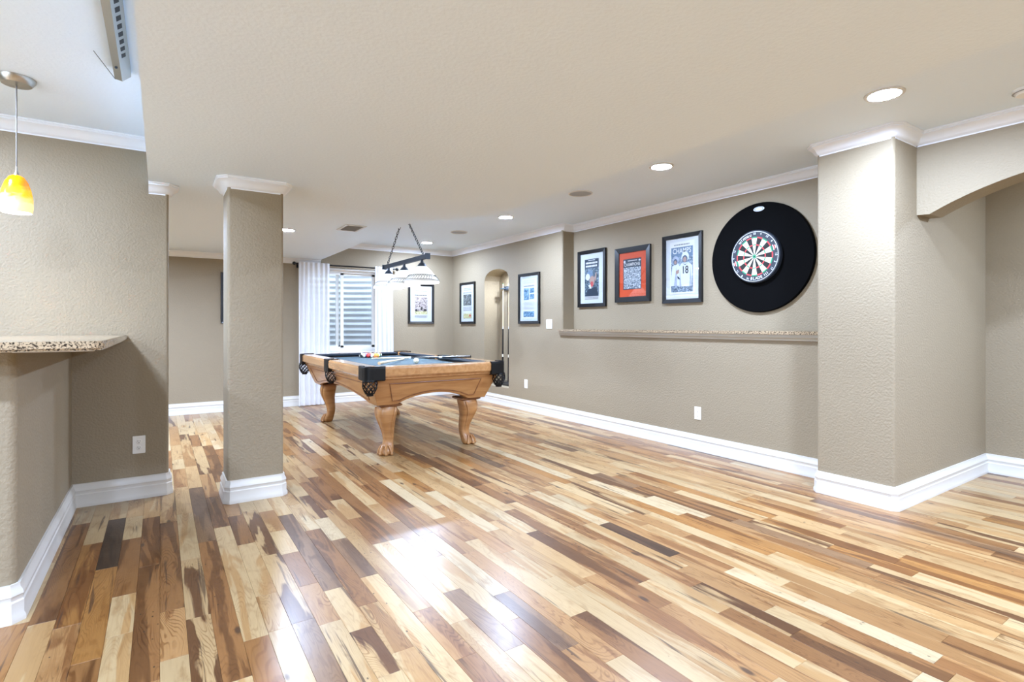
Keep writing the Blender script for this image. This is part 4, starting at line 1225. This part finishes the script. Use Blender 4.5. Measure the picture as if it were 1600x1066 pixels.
wd = ['front tip', 'second row', 'middle row', 'fourth row', 'back row']
pos = {1: ['single'], 2: ['left', 'right'], 3: ['left', 'centre', 'right'], 4: ['leftmost', 'inner left', 'inner right', 'rightmost'], 5: ['leftmost', 'second from left', 'centre', 'second from right', 'rightmost']}
rr_ = random.Random(3)
for i, rw in enumerate(rows_):
    for j, nm in enumerate(rw):
        s = nm.endswith(' s')
        rgb = (26, 26, 28) if 'black' in nm else cols[nm.replace(' s', '')]
        cn = 'black' if 'black' in nm else nm.replace(' s', '')
        if nm == 'white black': s, cn = True, 'black'
        label = '%s %s pool ball, %s of the rack, %s' % ('striped' if s else 'solid', cn, pos[len(rw)][j], wd[i])
        pool_ball(ax_ + (j - i / 2) * 2.01 * BR, ay_ + i * 1.742 * BR, label, rgb, s, (rr_.uniform(0, 3), rr_.uniform(0, 3), rr_.uniform(0, 3)))
pool_ball(2.225, 5.19, 'ivory cue ball lying alone near the front rail', (236, 228, 200), False, group='loose ball')

# cues
M['maple'] = mat('maple cue shaft', (228, 206, 168), 0.3, coat=0.3)
M['cueblk'] = mat('black cue butt', (24, 24, 27), 0.25, coat=0.4)
def cue(label, p_butt, p_tip, group, dark=0.5, pale=False):
    a, b = Vector(p_butt), Vector(p_tip)
    t = thing('pool_cue', label, 'cue', a, 0, group)
    t.rotation_mode = 'QUATERNION'; t.rotation_quaternion = (b - a).to_track_quat('Z', 'Y')
    ln = (b - a).length
    def R(z): return 0.0145 - 0.0085 * z / ln
    segs = [('bumper', 0, 0.02, 'cueblk'), ('butt', 0.02, ln * dark * 0.42, 'cueblk'), ('collar', ln * dark * 0.42, ln * dark * 0.47, 'cream'), ('grip', ln * dark * 0.47, ln * dark * 0.92, 'cueblk'),
            ('joint', ln * dark * 0.92, ln * dark * 0.96, 'wire'), ('shaft', ln * dark * 0.96, ln - 0.03, 'maple'), ('ferrule', ln - 0.03, ln - 0.008, 'cream'), ('tip', ln - 0.008, ln, 'dgreen')]
    for nm, z0, z1, mk in segs:
        bm = bmesh.new(); lathe(bm, [(R(z0), z0), (R(z1), z1)], 12); obj(nm, bm, 'maple' if pale and mk == 'cueblk' else mk, t, 40)
    return t
cue('pool cue lying across the cloth with its butt on the right rail', (2.775, 5.02, 0.829), (2.085, 6.2, 0.7735), 'cues on the table', 0.62)
cue('pool cue reaching over the near rail beside the front pocket', (1.585, 4.50, 0.834), (2.36, 5.86, 0.7735), 'cues on the table', 0.3, True)

# ------------------------------------------------------------------ niche cue rack
rk = thing('cue_rack', 'dark cue rack inside the arched niche', 'cue rack', (4.443, 6.74, NZ0 + 0.0005))
bm = bmesh.new(); box(bm, -0.03, 0, -0.22, 0.22, 1.44, 1.50); obj('top_bar', bm, 'iron', rk)
for y in (-0.16, 0.0, 0.165):
    bm = bmesh.new(); box(bm, -0.095, -0.03, y - 0.026, y - 0.014, 1.455, 1.475); box(bm, -0.095, -0.03, y + 0.014, y + 0.026, 1.455, 1.475); obj('clip', bm, 'iron', rk)
bm = bmesh.new(); box(bm, -0.14, 0, -0.25, 0.25, 0.0, 0.06); bmesh.ops.bevel(bm, geom=list(bm.edges), offset=0.012, segments=2, affect='EDGES'); obj('base', bm, 'cueblk', rk)
for y, lb in ((6.905, 'pool cue standing in the niche, left one'), (6.74, 'pool cue standing in the niche, middle one'), (6.58, 'pool cue standing in the niche, right one')):
    cue(lb, (4.375, y, NZ0 + 0.061), (4.385, y, 1.80), 'cues in the niche', 0.58)

M['puck'] = mat('puck lens', (255, 255, 255), 0.5, emit=((222, 236, 255), 900))
t = thing('puck_light', 'small round puck light at the top of the arched niche', 'light', (4.33, 6.62, 1.955))
bm = bmesh.new(); lathe(bm, [(0.034, 0.022), (0.034, -0.004), (0.028, -0.008)], 20, cap=False); obj('housing', bm, 'trim', t, True)
bm = bmesh.new(); lathe(bm, [(0, -0.006), (0.028, -0.006)], 20, cap=False); obj('lens', bm, 'puck', t)

# ------------------------------------------------------------------ pool table lamp
LX, LY, LZ = 2.25, 5.58, 1.86
lp = thing('pool_table_lamp', 'three shade white glass pool table lamp hanging on two chains', 'lamp', (LX, LY, LZ))
bm = bmesh.new(); box(bm, -0.017, 0.017, -0.615, 0.615, -0.022, 0.022); obj('bar', bm, 'iron', lp)
for s in (-1, 1):
    bm = bmesh.new(); box(bm, -0.024, 0.024, s * 0.615 - 0.014, s * 0.615 + 0.014, -0.029, 0.029); obj('bar_end', bm, 'iron', lp)
def art_glass():
    m, nt, N, L, b = nodes_of('lit white art glass')
    b.inputs['Base Color'].default_value = (*lin((250, 247, 240)), 1); b.inputs['Roughness'].default_value = 0.3
    tr = N.new('ShaderNodeBsdfTranslucent'); tr.inputs[0].default_value = (*lin((252, 248, 238)), 1)
    a = N.new('ShaderNodeMixShader'); a.inputs[0].default_value = 0.12
    L.new(b.outputs[0], a.inputs[1]); L.new(tr.outputs[0], a.inputs[2]); L.new(a.outputs[0], N['Material Output'].inputs[0])
    return m
M['shade'] = art_glass()
M['lead'] = mat('lead came', (92, 92, 88), 0.5, 0.3)
for k in (-1, 0, 1):
    yy = k * 0.48
    bm = bmesh.new(); lathe(bm, [(0.014, -0.02), (0.016, -0.05), (0.03, -0.06), (0.046, -0.085), (0.05, -0.098), (0, -0.098)], 20, c=(0, yy, 0)); obj('shade_holder', bm, 'iron', lp, True)
    bm = bmesh.new(); z0 = -0.255
    lathe(bm, [(0.044, -0.09), (0.062, -0.10), (0.085, -0.125), (0.128, -0.175), (0.166, -0.222), (0.176, -0.238), (0.177, z0 - 0.005), (0.172, z0 - 0.005), (0.172, -0.238), (0.16, -0.220), (0.123, -0.175), (0.08, -0.126), (0.058, -0.104), (0.04, -0.094)], 40, c=(0, yy, 0), cap=False)
    sh = obj('glass_shade', bm, 'shade', lp, 50)
    bm = bmesh.new(); N_ = 36
    def sp(t, a, e=0.0018):
        r = 0.136 + (0.171 - 0.136) * t + e; z = -0.185 + (-0.230 + 0.185) * t
        return (r * math.cos(a), yy + r * math.sin(a), z)
    for i in range(N_):
        a = 2 * math.pi * i / N_; da = 2 * math.pi / N_
        tube(bm, [sp(0, a), sp(0.5, a + da * 0.5), sp(1, a)], 0.0022, 3)
        tube(bm, [sp(0.5, a + da * 0.5), sp(0, a + da)], 0.0022, 3)
    for t in (0, 1): tube(bm, [sp(t, 2 * math.pi * i / 40) for i in range(40)], 0.0024, 3, True)
    tube(bm, [(0.178 * math.cos(2 * math.pi * i / 40), yy + 0.178 * math.sin(2 * math.pi * i / 40), -0.24) for i in range(40)], 0.0024, 3, True)
    obj('leading', bm, 'lead', sh)
    bm = bmesh.new(); ball(bm, (0, yy, -0.165), 0.032, 14, 10); obj('bulb', bm, 'bulb', lp, True)
def chain(a, b):
    a, b = Vector(a), Vector(b); d = b - a; n = int(d.length / 0.034); q = d.to_track_quat('Z', 'Y').to_matrix().to_4x4()
    bm = bmesh.new()
    for i in range(n):
        c_ = a + d * ((i + 0.5) / n)
        pts = [(0.011 * math.cos(t), 0, 0.022 * math.sin(t)) for t in [2 * math.pi * k / 12 for k in range(12)]]
        tmp = bmesh.new(); tube(tmp, pts, 0.0032, 5, True)
        merge(bm, tmp, Matrix.Translation(c_) @ q @ Matrix.Rotation(math.radians(90 * (i % 2)), 4, 'Z'))
    obj('chain', bm, 'iron', lp, True)
for s in (-1, 1):
    chain((0, s * 0.50, 0.04), (0, s * 0.03, ZC - LZ - 0.05))
    bm = bmesh.new(); tube(bm, [(0, s * 0.50 + 0.016 * math.cos(t), 0.034 + 0.016 * math.sin(t)) for t in [2 * math.pi * k / 14 for k in range(14)]], 0.003, 6, True); obj('loop', bm, 'iron', lp, True)
bm = bmesh.new(); lathe(bm, [(0.065, 0), (0.06, -0.02), (0.03, -0.04), (0, -0.045)], 24, c=(0, 0, ZC - LZ)); obj('canopy', bm, 'iron', lp, True)
